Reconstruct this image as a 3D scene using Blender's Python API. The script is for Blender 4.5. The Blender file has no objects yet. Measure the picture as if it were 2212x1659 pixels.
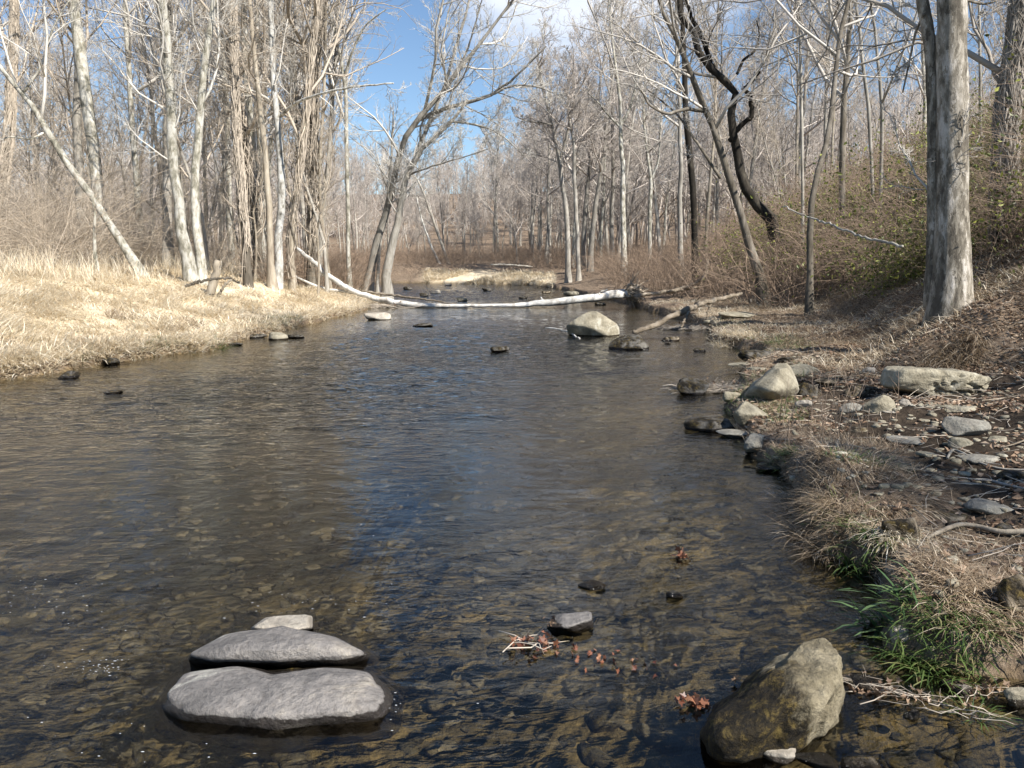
import bpy, math, random
import numpy as np
from mathutils import Vector
rng = np.random.default_rng(7)
random.seed(7)
C = bpy.data.collections.new("creek")
bpy.context.scene.collection.children.link(C)
SC = bpy.context.scene

# ---------------------------------------------------------------- camera, sky, sun, exposure
F, CX, CY, HZ, CAMZ = 1790.0, 1106.0, 829.5, 570.0, 1.6
TH = math.atan((CY - HZ) / F)
cam = bpy.data.cameras.new("camera"); camo = bpy.data.objects.new("camera", cam)
C.objects.link(camo); SC.camera = camo
camo.location = (0, 0, CAMZ); camo.rotation_euler = (math.pi / 2 - TH, 0, 0)
cam.sensor_width = 36; cam.lens = 36 * F / 2212; cam.clip_end = 2000; cam.clip_start = 0.05
SUN_AZ, SUN_EL = math.radians(132), math.radians(42)      # azimuth clockwise from +Y
sdir = Vector((math.sin(SUN_AZ) * math.cos(SUN_EL), math.cos(SUN_AZ) * math.cos(SUN_EL), math.sin(SUN_EL)))
w = bpy.data.worlds.new("World"); SC.world = w; w.use_nodes = True
nt = w.node_tree; nt.nodes.clear()
out = nt.nodes.new('ShaderNodeOutputWorld'); bg = nt.nodes.new('ShaderNodeBackground')
sky = nt.nodes.new('ShaderNodeTexSky'); sky.sky_type = 'NISHITA'; sky.sun_disc = False
sky.sun_elevation = SUN_EL; sky.sun_rotation = SUN_AZ; sky.air_density = 1.0; sky.dust_density = 0.0; sky.ozone_density = 4.0
bg.inputs[1].default_value = 0.080
tc = nt.nodes.new('ShaderNodeTexCoord')
mp = nt.nodes.new('ShaderNodeMapping'); mp.inputs['Scale'].default_value = (1.0, 1.0, 2.6)
nz = nt.nodes.new('ShaderNodeTexNoise'); nz.inputs['Scale'].default_value = 2.3; nz.inputs['Detail'].default_value = 7; nz.inputs['Roughness'].default_value = .55
nt.links.new(tc.outputs['Generated'], mp.inputs[0]); nt.links.new(mp.outputs[0], nz.inputs['Vector'])
dt = nt.nodes.new('ShaderNodeVectorMath'); dt.operation = 'DOT_PRODUCT'
cd = Vector((0.09, .93, .36)).normalized(); dt.inputs[1].default_value = cd
nt.links.new(tc.outputs['Generated'], dt.inputs[0])
mr = nt.nodes.new('ShaderNodeMapRange'); mr.inputs[1].default_value = .970; mr.inputs[2].default_value = 1.0; mr.inputs[3].default_value = -.30; mr.inputs[4].default_value = .17
nt.links.new(dt.outputs['Value'], mr.inputs[0])
ad = nt.nodes.new('ShaderNodeMath'); ad.operation = 'ADD'
nt.links.new(nz.outputs[0], ad.inputs[0]); nt.links.new(mr.outputs[0], ad.inputs[1])
rp = nt.nodes.new('ShaderNodeMapRange'); rp.interpolation_type = 'SMOOTHSTEP'; rp.inputs[1].default_value = .46; rp.inputs[2].default_value = .72; rp.inputs[4].default_value = .92
nt.links.new(ad.outputs[0], rp.inputs[0])
mx = nt.nodes.new('ShaderNodeMix'); mx.data_type = 'RGBA'; mx.inputs[7].default_value = (7.0, 7.4, 8.2, 1)
nt.links.new(rp.outputs[0], mx.inputs[0]); nt.links.new(sky.outputs[0], mx.inputs[6])
nt.links.new(mx.outputs[2], bg.inputs[0]); nt.links.new(bg.outputs[0], out.inputs[0])
sl = bpy.data.lights.new("sun", 'SUN'); sl.energy = 5.0; sl.angle = math.radians(.5); sl.color = (1, .95, .87)
so = bpy.data.objects.new("sun", sl); C.objects.link(so); so.rotation_euler = sdir.to_track_quat('Z', 'Y').to_euler()
SC.view_settings.view_transform = 'Standard'; SC.view_settings.look = 'None'
SC.view_settings.exposure = 0.86; SC.view_settings.gamma = 1
SC.cycles.max_bounces = 5; SC.cycles.diffuse_bounces = 2; SC.cycles.glossy_bounces = 2
SC.cycles.transparent_max_bounces = 12; SC.cycles.caustics_reflective = False; SC.cycles.caustics_refractive = False
SC.cycles.sample_clamp_indirect = 4; SC.cycles.use_denoising = True

# ---------------------------------------------------------------- pixel -> world helpers (pixels of a 2212 x 1659 view)
def ray(px, py):
    px = np.asarray(px, float); py = np.asarray(py, float)
    a = (px - CX) / F; b = (CY - py) / F
    c, s = math.cos(TH), math.sin(TH)
    d = np.stack([a, c + s * b, -s + c * b], -1)
    return d
def G(px, py, z=0.0):
    d = ray(px, py); t = (z - CAMZ) / d[..., 2]
    return np.array([0, 0, CAMZ]) + d * t[..., None] if d.ndim > 1 else np.array([0, 0, CAMZ]) + d * t
def P(px, py, Y):
    d = ray(px, py); t = np.asarray(Y) / d[..., 1]
    return np.array([0, 0, CAMZ]) + d * (t[..., None] if d.ndim > 1 else t)

# ---------------------------------------------------------------- numeric noise
def _h(ix, iy, iz, s):
    n = (ix * 374761393 + iy * 668265263 + iz * 2147483647 + s * 1274126177) & 0xffffffff
    n = ((n ^ (n >> 13)) * 1274126177) & 0xffffffff
    n = ((n ^ (n >> 16)) * 2246822519) & 0xffffffff
    return ((n >> 8) & 0xffff) / 65535.0 * 2 - 1
def vn(p, s=0):
    p = np.asarray(p, float); i = np.floor(p).astype(np.int64); f = p - i; f = f * f * (3 - 2 * f)
    r = 0
    for dx in (0, 1):
        wx = f[..., 0] if dx else 1 - f[..., 0]
        for dy in (0, 1):
            wy = f[..., 1] if dy else 1 - f[..., 1]
            for dz in (0, 1):
                wz = f[..., 2] if dz else 1 - f[..., 2]
                r = r + wx * wy * wz * _h(i[..., 0] + dx, i[..., 1] + dy, i[..., 2] + dz, s)
    return r
def fbm(p, o=4, s=0):
    a, r = 1.0, 0; p = np.asarray(p, float)
    for k in range(o):
        r = r + a * vn(p, s + k * 17); p = p * 2.03 + 5.1; a *= .5
    return r
def fb2(x, y, sc, o=4, s=0):
    return fbm(np.stack([x * sc, y * sc, np.zeros_like(x) + .37], -1), o, s)
def ss(a, b, x):
    t = np.clip((x - a) / (b - a), 0, 1); return t * t * (3 - 2 * t)

# ---------------------------------------------------------------- mesh helpers
def mesh(name, V, Fq, mat, parent=None, smooth=True, attrs=None):
    """Fq : list of int arrays (n,3) / (n,4)"""
    me = bpy.data.meshes.new(name); V = np.asarray(V, np.float32)
    me.vertices.add(len(V)); me.vertices.foreach_set('co', V.ravel())
    Fq = [np.asarray(f, np.int32) for f in Fq if len(f)]
    tot = np.concatenate([np.full(len(f), f.shape[1], np.int32) for f in Fq])
    loops = np.concatenate([f.ravel() for f in Fq])
    me.loops.add(len(loops)); me.loops.foreach_set('vertex_index', loops)
    me.polygons.add(len(tot)); st = np.zeros(len(tot), np.int32); st[1:] = np.cumsum(tot)[:-1]
    me.polygons.foreach_set('loop_start', st)
    me.polygons.foreach_set('use_smooth', np.full(len(tot), smooth, bool))
    if attrs:
        for k, a in attrs.items():
            at = me.attributes.new(k, 'FLOAT_COLOR', 'POINT')
            at.data.foreach_set('color', np.asarray(a, np.float32).ravel())
    me.update(calc_edges=True)
    if mat: me.materials.append(mat)
    o = bpy.data.objects.new(name, me); C.objects.link(o)
    if parent is not None: o.parent = parent
    return o
def tag(o, label=None, cat=None, group=None, kind=None):
    if label: o['label'] = label
    if cat: o['category'] = cat
    if group: o['group'] = group
    if kind: o['kind'] = kind
    return o
def empty(name, loc=(0, 0, 0)):
    o = bpy.data.objects.new(name, None); C.objects.link(o); o.location = loc; o.empty_display_size = .2; return o
class MB:
    def __init__(s): s.V = []; s.Q = []; s.T = []; s.n = 0
    def add(s, V, Q=None, T=None):
        V = np.asarray(V, np.float32).reshape(-1, 3); s.V.append(V)
        if Q is not None and len(Q): s.Q.append(np.asarray(Q) + s.n)
        if T is not None and len(T): s.T.append(np.asarray(T) + s.n)
        s.n += len(V)
    def build(s, name, mat, parent=None, smooth=True, off=None):
        V = np.concatenate(s.V)
        if off is not None: V = V - np.asarray(off, np.float32)
        fs = []
        if s.Q: fs.append(np.concatenate(s.Q))
        if s.T: fs.append(np.concatenate(s.T))
        return mesh(name, V, fs, mat, parent, smooth)
def nrm(v): return v / (np.linalg.norm(v, axis=-1, keepdims=True) + 1e-9)
def tubes(mb, Pt, R, sides, rough=0, cap=True, seed=0):
    """Pt (N,K,3) R (N,K)"""
    N, K = R.shape
    T = np.empty_like(Pt); T[:, 1:-1] = Pt[:, 2:] - Pt[:, :-2]; T[:, 0] = Pt[:, 1] - Pt[:, 0]; T[:, -1] = Pt[:, -1] - Pt[:, -2]
    T = nrm(T); m = nrm(Pt[:, -1] - Pt[:, 0])
    ref = np.where(np.abs(m[:, 2:3]) > .8, np.array([[1., 0, 0]]), np.array([[0, 0, 1.]]))
    A = nrm(np.cross(T, ref[:, None, :])); B = np.cross(T, A)
    an = np.arange(sides) * 2 * math.pi / sides
    V = Pt[:, :, None, :] + R[:, :, None, None] * (np.cos(an)[None, None, :, None] * A[:, :, None, :] + np.sin(an)[None, None, :, None] * B[:, :, None, :])
    if rough:
        q = V * 2.2 / max(R.max(), .05) * np.array([1, 1, .35])
        V = V + (V - Pt[:, :, None, :]) * (fbm(q, 3, seed) * rough)[..., None]
    base = (np.arange(N) * K * sides)[:, None, None] + (np.arange(K - 1) * sides)[None, :, None]
    a = base + np.arange(sides)[None, None, :]; b = base + ((np.arange(sides) + 1) % sides)[None, None, :]
    Q = np.stack([a, b, b + sides, a + sides], -1).reshape(-1, 4)
    V = V.reshape(-1, 3)
    if cap and sides > 3:
        e = (np.arange(N) * K * sides)[:, None] + (K - 1) * sides + np.arange(sides)[None, :]
        e2 = (np.arange(N) * K * sides)[:, None] + (K - 1) * sides + ((np.arange(sides) + 1) % sides)[None, :]
        cI = len(V) + np.arange(N)
        s0 = (np.arange(N) * K * sides)[:, None] + np.arange(sides)[None, :]
        s1 = (np.arange(N) * K * sides)[:, None] + ((np.arange(sides) + 1) % sides)[None, :]
        dI = len(V) + N + np.arange(N)
        V = np.concatenate([V, Pt[:, -1] + T[:, -1] * R[:, -1:] * .3, Pt[:, 0] - T[:, 0] * R[:, :1] * .3])
        Tq = np.concatenate([np.stack([e, e2, np.broadcast_to(cI[:, None], e.shape)], -1).reshape(-1, 3),
                             np.stack([s1, s0, np.broadcast_to(dI[:, None], s0.shape)], -1).reshape(-1, 3)])
        mb.add(V, Q, Tq)
    else: mb.add(V, Q)
def smooth_path(pts, K):
    pts = np.asarray(pts, float); n = len(pts)
    if n < 3:
        t = np.linspace(0, 1, K)[:, None]; return pts[0] * (1 - t) + pts[-1] * t
    d = np.r_[0, np.cumsum(np.linalg.norm(np.diff(pts[:, :3], axis=0), axis=1))]; u = np.linspace(0, d[-1], K)
    p = np.vstack([2 * pts[0] - pts[1], pts, 2 * pts[-1] - pts[-2]])
    i = np.clip(np.searchsorted(d, u, side='right') - 1, 0, n - 2); t = ((u - d[i]) / (d[i + 1] - d[i]))[:, None]
    a, b, c, e = p[i], p[i + 1], p[i + 2], p[i + 3]
    return .5 * (2 * b + (c - a) * t + (2 * a - 5 * b + 4 * c - e) * t * t + (3 * b - a - 3 * c + e) * t ** 3)

# ---------------------------------------------------------------- materials
def M(name):
    m = bpy.data.materials.new(name); m.use_nodes = True; t = m.node_tree
    return m, t, t.nodes['Principled BSDF']
def nd(t, ty, **k):
    n = t.nodes.new(ty)
    for a, v in k.items():
        if a.startswith('i_'):
            a = a[2:]; a = int(a) if a.isdigit() else a.replace('_', ' ')
            n.inputs[a].default_value = v
        else: setattr(n, a, v)
    return n
def ramp(t, stops, src, interp='LINEAR'):
    r = t.nodes.new('ShaderNodeValToRGB'); cr = r.color_ramp; cr.interpolation = interp
    while len(cr.elements) < len(stops): cr.elements.new(.5)
    for e, (p, c) in zip(cr.elements, stops):
        e.position = p; e.color = (*c, 1) if len(c) == 3 else c
    t.links.new(src, r.inputs[0]); return r.outputs[0]
def noise(t, sc, det=5, rough=.55, vec=None, dist=0):
    n = nd(t, 'ShaderNodeTexNoise'); n.inputs['Scale'].default_value = sc; n.inputs['Detail'].default_value = det
    n.inputs['Roughness'].default_value = rough; n.inputs['Distortion'].default_value = dist
    if vec is not None: t.links.new(vec, n.inputs['Vector'])
    return n.outputs[0]
def coords(t, scale=(1, 1, 1), world=False):
    m_ = nd(t, 'ShaderNodeMapping'); m_.inputs['Scale'].default_value = scale
    if world: t.links.new(nd(t, 'ShaderNodeNewGeometry').outputs['Position'], m_.inputs[0])
    else: t.links.new(nd(t, 'ShaderNodeTexCoord').outputs['Object'], m_.inputs[0])
    return m_.outputs[0]
def mixc(t, f, a, b, mode='MIX'):
    n = nd(t, 'ShaderNodeMix', data_type='RGBA', blend_type=mode)
    for s, v in ((0, f), (6, a), (7, b)):
        if isinstance(v, (int, float)): n.inputs[s].default_value = v
        elif isinstance(v, tuple): n.inputs[s].default_value = (*v, 1)
        else: t.links.new(v, n.inputs[s])
    return n.outputs[2]
def mth(t, op, a, b=0.0):
    n = nd(t, 'ShaderNodeMath', operation=op)
    for s, v in ((0, a), (1, b)):
        if isinstance(v, (int, float)): n.inputs[s].default_value = v
        else: t.links.new(v, n.inputs[s])
    return n.outputs[0]
def bump(t, bs, h, strength, dist):
    b = nd(t, 'ShaderNodeBump'); b.inputs['Strength'].default_value = strength; b.inputs['Distance'].default_value = dist
    t.links.new(h, b.inputs['Height']); t.links.new(b.outputs[0], bs.inputs['Normal'])
def bark(name, cols, patch=3.0, streak=(9, 9, 1.6), pos=(.3, .5, .62, .8), bd=.012, vary=.25, vs=.45, plates=0):
    m, t, b = M(name)
    v1 = coords(t, (patch, patch, patch * vs)); v2 = coords(t, streak)
    n1 = noise(t, 1.0, 6, .62, v1, .5)
    if plates:
        vv = nd(t, 'ShaderNodeTexVoronoi'); vv.inputs['Scale'].default_value = 1; wq = nd(t, 'ShaderNodeTexNoise'); wq.inputs['Scale'].default_value = 2.2; vp = coords(t, (26, 26, 9)); t.links.new(vp, wq.inputs['Vector'])
        vq = nd(t, 'ShaderNodeVectorMath', operation='MULTIPLY_ADD'); t.links.new(wq.outputs['Color'], vq.inputs[0]); vq.inputs[1].default_value = (1.6, 1.6, 1.6); t.links.new(vp, vq.inputs[2]); t.links.new(vq.outputs[0], vv.inputs['Vector'])
        sv = nd(t, 'ShaderNodeSeparateColor'); t.links.new(vv.outputs['Color'], sv.inputs[0]); n1 = mth(t, 'ADD', n1, mth(t, 'MULTIPLY', mth(t, 'SUBTRACT', sv.outputs[0], .5), .17))
    n2 = noise(t, 1.0, 8, .7, v2, .2)
    c1 = ramp(t, list(zip(pos, cols)), n1)
    c2 = ramp(t, [(.3, (.45, .43, .4)), (.6, (1, 1, 1))], n2)
    c = mixc(t, .8, c1, c2, 'MULTIPLY')
    oi = nd(t, 'ShaderNodeObjectInfo'); mr_ = nd(t, 'ShaderNodeMapRange', i_3=1 - vary, i_4=1 + vary * .6); t.links.new(oi.outputs['Random'], mr_.inputs[0])
    hs = nd(t, 'ShaderNodeHueSaturation'); t.links.new(mr_.outputs[0], hs.inputs['Value']); t.links.new(c, hs.inputs['Color'])
    t.links.new(hs.outputs[0], b.inputs['Base Color']); b.inputs['Roughness'].default_value = .9; b.inputs['Specular IOR Level'].default_value = .2
    bump(t, b, mth(t, 'ADD', n2, mth(t, 'MULTIPLY', n1, .6)), .9, bd)
    return m
def twigm(name, c, vary=.3):
    m, t, b = M(name); g = nd(t, 'ShaderNodeNewGeometry')
    d = tuple(x * (1 - vary) for x in c); e = tuple(min(1, x * (1 + vary)) for x in c)
    t.links.new(ramp(t, [(0, d), (1, e)], g.outputs['Random Per Island']), b.inputs['Base Color'])
    b.inputs['Roughness'].default_value = .75; b.inputs['Specular IOR Level'].default_value = .25
    return m
syc = bark('sycamore_bark', [(.17, .165, .13), (.34, .32, .26), (.52, .50, .44), (.64, .625, .57)], 6, (9, 9, 4), (.36, .45, .54, .68))
sycw = bark('white_bark', [(.24, .225, .19), (.48, .46, .41), (.68, .67, .63), (.77, .765, .74)], 6, (8, 8, 5), (.36, .43, .50, .66))
greyb = bark('grey_bark', [(.24, .22, .19), (.38, .355, .31), (.50, .47, .42), (.62, .59, .54)], 2.5, (14, 14, 1.5))
tanb = bark('tan_bark', [(.24, .20, .155), (.37, .32, .25), (.48, .43, .35), (.58, .53, .45)], 2.5, (14, 14, 1.5))
darkb = bark('dark_bark', [(.018, .015, .012), (.035, .03, .024), (.065, .056, .044), (.15, .14, .11)], 2.5, (16, 16, 2), bd=.02)
midb = bark('mid_bark', [(.09, .078, .06), (.17, .148, .118), (.27, .24, .20), (.42, .39, .34)], 2.2, (14, 14, 1.8), bd=.018)
bigb = bark('peeling_bark', [(.12, .105, .085), (.23, .205, .165), (.38, .345, .29), (.62, .575, .52)], 4.0, (18, 18, 5), (.38, .48, .56, .68), bd=.02, vary=.0, vs=.3, plates=1)
deadw = bark('bleached_wood', [(.36, .33, .29), (.58, .55, .50), (.76, .74, .69), (.84, .83, .80)], 3.0, (4, 20, 20), (.3, .42, .5, .7))
driftw = bark('driftwood', [(.16, .13, .095), (.30, .25, .19), (.42, .36, .29), (.55, .49, .41)], 4.0, (5, 34, 34), bd=.03)
tw_grey = twigm('twig_grey', (.45, .415, .37)); tw_tan = twigm('twig_tan', (.43, .37, .30)); tw_red = twigm('twig_red', (.46, .41, .365))
tw_pale = twigm('twig_pale', (.54, .51, .46)); tw_dark = twigm('twig_dark', (.27, .24, .205)); cane = twigm('bramble_cane', (.27, .20, .145), .5); cane_l = twigm('pale_cane', (.47, .395, .31), .4)
def leafm(name, stops, rough=.6, tr=.25):
    m, t, b = M(name); g = nd(t, 'ShaderNodeNewGeometry')
    c = ramp(t, stops, g.outputs['Random Per Island']); t.links.new(c, b.inputs['Base Color']); b.inputs['Roughness'].default_value = rough
    tl = nd(t, 'ShaderNodeBsdfTranslucent'); t.links.new(c, tl.inputs[0]); ms = nd(t, 'ShaderNodeMixShader'); ms.inputs[0].default_value = tr
    t.links.new(b.outputs[0], ms.inputs[1]); t.links.new(tl.outputs[0], ms.inputs[2]); t.links.new(ms.outputs[0], t.nodes['Material Output'].inputs[0])
    return m
straw = leafm('straw', [(0, (.58, .46, .30)), (.4, (.80, .69, .51)), (.8, (.90, .82, .66)), (1, (.92, .87, .75))], .6, .35)
drygrass = leafm('dry_grass', [(0, (.14, .095, .055)), (.5, (.33, .25, .16)), (.8, (.46, .36, .25)), (1, (.66, .56, .42))])
greeng = leafm('green_grass', [(0, (.035, .065, .016)), (.5, (.075, .125, .03)), (.85, (.15, .20, .06)), (1, (.34, .30, .14))], .45)
bladeg = leafm('broad_blade', [(0, (.05, .10, .035)), (1, (.14, .21, .085))], .4)
litter = leafm('dead_leaf', [(0, (.09, .05, .03)), (.4, (.20, .125, .075)), (.75, (.34, .235, .155)), (1, (.50, .39, .29))], .7, .15)
redleaf = leafm('wet_leaf', [(0, (.10, .035, .02)), (.5, (.22, .09, .05)), (1, (.42, .25, .16))], .35, .15)
vinel = leafm('vine_leaf', [(0, (.05, .065, .012)), (.55, (.15, .17, .035)), (1, (.36, .37, .08))], .5)

def rockm(name, cols, wet=.03, moss=0.0, speck=.5, wetamp=.03, lich=.0, mossg=.0):
    m, t, b = M(name)
    v = coords(t, (1, 1, 1)); g = nd(t, 'ShaderNodeNewGeometry'); sx = nd(t, 'ShaderNodeSeparateXYZ'); t.links.new(g.outputs['Position'], sx.inputs[0])
    n1 = noise(t, 5, 8, .65, v, .3); n2 = noise(t, 38, 6, .7, v); n3 = noise(t, 2.6, 4, .6, v, .8)
    c = ramp(t, list(zip((.3, .45, .58, .75), cols)), n1)
    c = mixc(t, speck, c, ramp(t, [(.32, (.5, .48, .46)), (.55, (1, 1, 1)), (.72, (1.25, 1.22, 1.15))], n2), 'MULTIPLY')
    if lich > 0: c = mixc(t, mth(t, 'MULTIPLY', ramp(t, [(.58, (0, 0, 0)), (.64, (1, 1, 1))], n3), lich), c, (.62, .60, .52))
    if lich < 0: c = mixc(t, mth(t, 'MULTIPLY', ramp(t, [(.60, (0, 0, 0)), (.66, (1, 1, 1))], n3), -lich), c, (.66, .65, .6))
    if moss:
        sxo = nd(t, 'ShaderNodeSeparateXYZ'); t.links.new(v, sxo.inputs[0])
        ms = ramp(t, [(.5 - moss * .5, (1, 1, 1)), (.62 - moss * .4, (0, 0, 0))], mth(t, 'ADD', noise(t, 5.2, 8, .75, v, .5), mth(t, 'MULTIPLY', mth(t, 'ADD', mth(t, 'SUBTRACT', sxo.outputs['X'], .06 if mossg else 0), mth(t, 'MULTIPLY', sxo.outputs['Z'], .7)), mossg)))
        c = mixc(t, mth(t, 'MULTIPLY', ms, .98), c, ramp(t, [(.40, (.003, .002, .001)), (.52, (.022, .015, .005)), (.64, (.12, .085, .024))], noise(t, 24, 6, .75, v, .4)))
    # damp margin above the water line
    wl = mth(t, 'ADD', sx.outputs['Z'], mth(t, 'MULTIPLY', mth(t, 'SUBTRACT', noise(t, 14, 4, .6, v), .5), -wetamp))
    wm = nd(t, 'ShaderNodeMapRange', i_1=wet - .003, i_2=wet + .003, i_3=1.0, i_4=0.0); t.links.new(wl, wm.inputs[0])
    c = mixc(t, wm.outputs[0], c, mixc(t, 1.0, c, (.17, .155, .145), 'MULTIPLY'))
    t.links.new(c, b.inputs['Base Color'])
    r = nd(t, 'ShaderNodeMapRange', i_3=.85, i_4=.11); t.links.new(wm.outputs[0], r.inputs[0]); t.links.new(r.outputs[0], b.inputs['Roughness'])
    b.inputs['Specular IOR Level'].default_value = .3
    bump(t, b, mth(t, 'ADD', mth(t, 'MULTIPLY', n1, 1.5), mth(t, 'MULTIPLY', n2, .6)), 1, .03)
    return m
rk_grey = rockm('grey_rock', [(.12, .113, .108), (.19, .178, .168), (.26, .24, .222), (.42, .375, .31)], .036, 0, .7, .045, .45)
rk_tan = rockm('tan_rock', [(.16, .14, .10), (.27, .24, .175), (.36, .325, .245), (.50, .46, .36)], .03, .0, .5, .03, .4)
rk_bank = rockm('bank_rock', [(.17, .155, .13), (.27, .25, .21), (.35, .33, .28), (.47, .445, .385)], .03, 0, .55, .03, .3)
rk_dark = rockm('dark_rock', [(.05, .047, .043), (.09, .084, .075), (.14, .13, .115), (.22, .21, .18)], .03, .1, .5)
rk_pale = rockm('pale_rock', [(.24, .21, .17), (.36, .32, .265), (.44, .40, .335), (.55, .51, .44)], .02, 0, .5, .02)
rk_moss = rockm('mossy_rock', [(.11, .09, .055), (.20, .17, .11), (.29, .25, .17), (.44, .39, .28)], .0, .12, .7, .02, mossg=1.5)
rk_brown = rockm('brown_rock', [(.13, .105, .075), (.20, .165, .12), (.28, .235, .175), (.38, .33, .25)], .03, .12, .5)

# ---------------------------------------------------------------- the river outline
Lpx = [(0, 822), (120, 806), (220, 787), (330, 770), (450, 757), (520, 738), (600, 716), (700, 692), (770, 676), (805, 662)]
Lp = [(-40, -14), (-26, 0), (-16, 6)] + [tuple(G(a, b)[:2]) for a, b in Lpx] + [(-5.4, 34), (-6.0, 38), (-7.2, 43), (-9, 50), (-13, 60), (-25, 69), (-50, 77), (-110, 84)]
Rpx = [(2100, 1462), (1985, 1425), (1915, 1400), (1895, 1330), (1890, 1240), (1800, 1205), (1742, 1165), (1728, 1090), (1690, 1030), (1625, 985), (1600, 925), (1560, 885), (1595, 850), (1600, 800), (1660, 768), (1545, 742), (1528, 712), (1490, 696), (1400, 672), (1350, 655), (1265, 640), (1225, 629)]
Rp = [(6, -14), (3.4, -3), (2.7, 1.0), (2.35, 2.5), (2.0, 3.0)] + [tuple(G(a, b)[:2]) for a, b in Rpx] + [(2.6, 57), (1.2, 63), (-3, 67), (-9, 70), (-18, 74), (-45, 88), (-110, 97)]
def dens(pts, amp, s):
    pts = np.array(pts); out = []
    for a, b in zip(pts[:-1], pts[1:]):
        n = int(max(2, min(12, np.linalg.norm(b - a) / .35)))
        for k in range(n): out.append(a + (b - a) * k / n)
    out.append(pts[-1]); out = np.array(out)
    sc = np.clip(out[:, 1] / 12, .4, 2)
    out[:, 0] += amp * sc * fb2(out[:, 0], out[:, 1], 1.6, 3, s); out[:, 1] += amp * sc * fb2(out[:, 0], out[:, 1], 1.6, 3, s + 5)
    return out
LP = dens(Lp, .12, 3); RP = dens(Rp, .10, 9)
def pdist(x, y, pl):
    best = np.full(x.shape, 1e9)
    for a, b in zip(pl[:-1], pl[1:]):
        d = b - a; L = d @ d + 1e-9
        t = np.clip(((x - a[0]) * d[0] + (y - a[1]) * d[1]) / L, 0, 1)
        best = np.minimum(best, (x - a[0] - t * d[0]) ** 2 + (y - a[1] - t * d[1]) ** 2)
    return np.sqrt(best)
def inside(x, y, poly):
    r = np.zeros(x.shape, bool); n = len(poly)
    for i in range(n):
        a, b = poly[i], poly[(i + 1) % n]
        if a[1] == b[1]: continue
        c = ((a[1] > y) != (b[1] > y)) & (x < (b[0] - a[0]) * (y - a[1]) / (b[1] - a[1]) + a[0]); r ^= c
    return r
POLY = np.vstack([LP, RP[::-1]])
TOE = np.array([(60, -14), (12, 4.2), (8.2, 7.2), (5.7, 8.9), (4.6, 10.6), (5.4, 12.6), (6.6, 15.5), (7.6, 19), (8.3, 25), (8.4, 35), (9, 50), (16, 75), (45, 120), (50, 400)])
TPOLY = np.vstack([TOE, [(400, 400), (400, -14)]])
def fields(x, y):
    dl, dr = pdist(x, y, LP), pdist(x, y, RP); ins = inside(x, y, POLY)
    d = np.minimum(dl, dr); sd = np.where(ins, -d, d); left = dl < dr
    td = pdist(x, y, TOE); td = np.where(inside(x, y, TPOLY), td, -td)
    return sd, left, dl, dr, td
def height(x, y, F_):
    sd, left, dl, dr, td = F_
    s = np.maximum(sd, 0)
    pl = 1.28 - .72 * ss(27, 42, y)
    zl = .10 * ss(0, .12, s) + pl * ss(-.6, 6.5, s) ** .8 * .98 + .25 * ss(8, 30, s) + (.10 * fb2(x, y, .35, 4, 1) + .09 * np.abs(fb2(x, y, 1.1, 3, 7))) * ss(0, 2, s)
    zl += 7 * ss(30, 150, s)
    near = 1 - ss(12, 20, y)
    zr = (.13 * near + .22 * (1 - near)) * ss(0, .1, s) + .085 * np.minimum(s, 4) + .45 * ss(40, 55, y) * ss(0, 5, s) + .05 * fb2(x, y, 1.1, 4, 2) * ss(0, .8, s)
    far = ss(60, 75, y)
    zr += far * (.3 * ss(0, 4, s) + .030 * np.minimum(s, 120) + 17 * ss(35, 170, s))
    t = np.maximum(td, 0)
    hill = (.54 * np.minimum(t, 9) + .16 * np.clip(t - 9, 0, 30) + .08 * np.clip(t - 39, 0, 120)) * (1 + .18 * fb2(x, y, .25, 3, 4)) * ss(-.3, .6, td)
    zr += hill * (1 - .55 * ss(45, 80, y))
    tus = .07 * np.clip(fb2(x, y, 2.3, 3, 8), -.2, 1) * ss(.1, .4, s)
    zr += tus + hump(x, y) * ss(0, .12, s)
    dn = -sd
    dep = .03 + .10 * ss(0, .6, dn) + .38 * ss(.8, 4.0, dn) * ss(3.6, 7.0, y) + .06 * ss(.5, 2, dn) + .16 * ss(-1, -4, x) * ss(0, 2, dl)
    shal = ss(1.2, 0, np.abs(y - 3.4)) * ss(-1.8, -.6, x)
    dep = dep * (1 - .55 * shal)
    zb = -dep + (.05 * fb2(x, y, 1.7, 4, 11) + .022 * fb2(x, y, 7, 3, 12)) * ss(0, .5, dn)
    pc = G(650, 1440, 0); zb = zb + np.clip(-.018 - zb, 0, 1) * np.exp(-(((x - pc[0]) / .24) ** 2 + ((y - pc[1]) / .10) ** 2) ** 2)
    zb = np.minimum(zb, -.012)
    return np.where(sd < 0, zb, np.where(left, zl, zr))
HM = T0 = None
def hump(x, y):
    o = 0
    for px, py, rx, ry, a in ((1850, 1030, .42, .75, .16), (1960, 1200, .30, .35, .10), (1760, 1000, .25, .5, .08)):
        c = G(px, py, .25); o = o + a * np.exp(-(((x - c[0]) / rx) ** 2 + ((y - c[1]) / ry) ** 2) ** 1.5)
    return o
def axis(*seg):
    o = []
    for a, b, s in seg: o.append(np.arange(a, b - 1e-6, s))
    o.append([seg[-1][1]]); return np.concatenate(o)
gx = axis((-240, -40, 8), (-40, -18, 1), (-18, -9, .3), (-9, 1, .11), (1, 7, .045), (7, 16, .2), (16, 40, 1), (40, 240, 8))
gy = axis((-14, 1.4, .5), (1.4, 10, .045), (10, 24, .11), (24, 46, .25), (46, 100, .7), (100, 400, 6))
X, Y = np.meshgrid(gx, gy); FX = fields(X, Y); Z = height(X, Y, FX)
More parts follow.
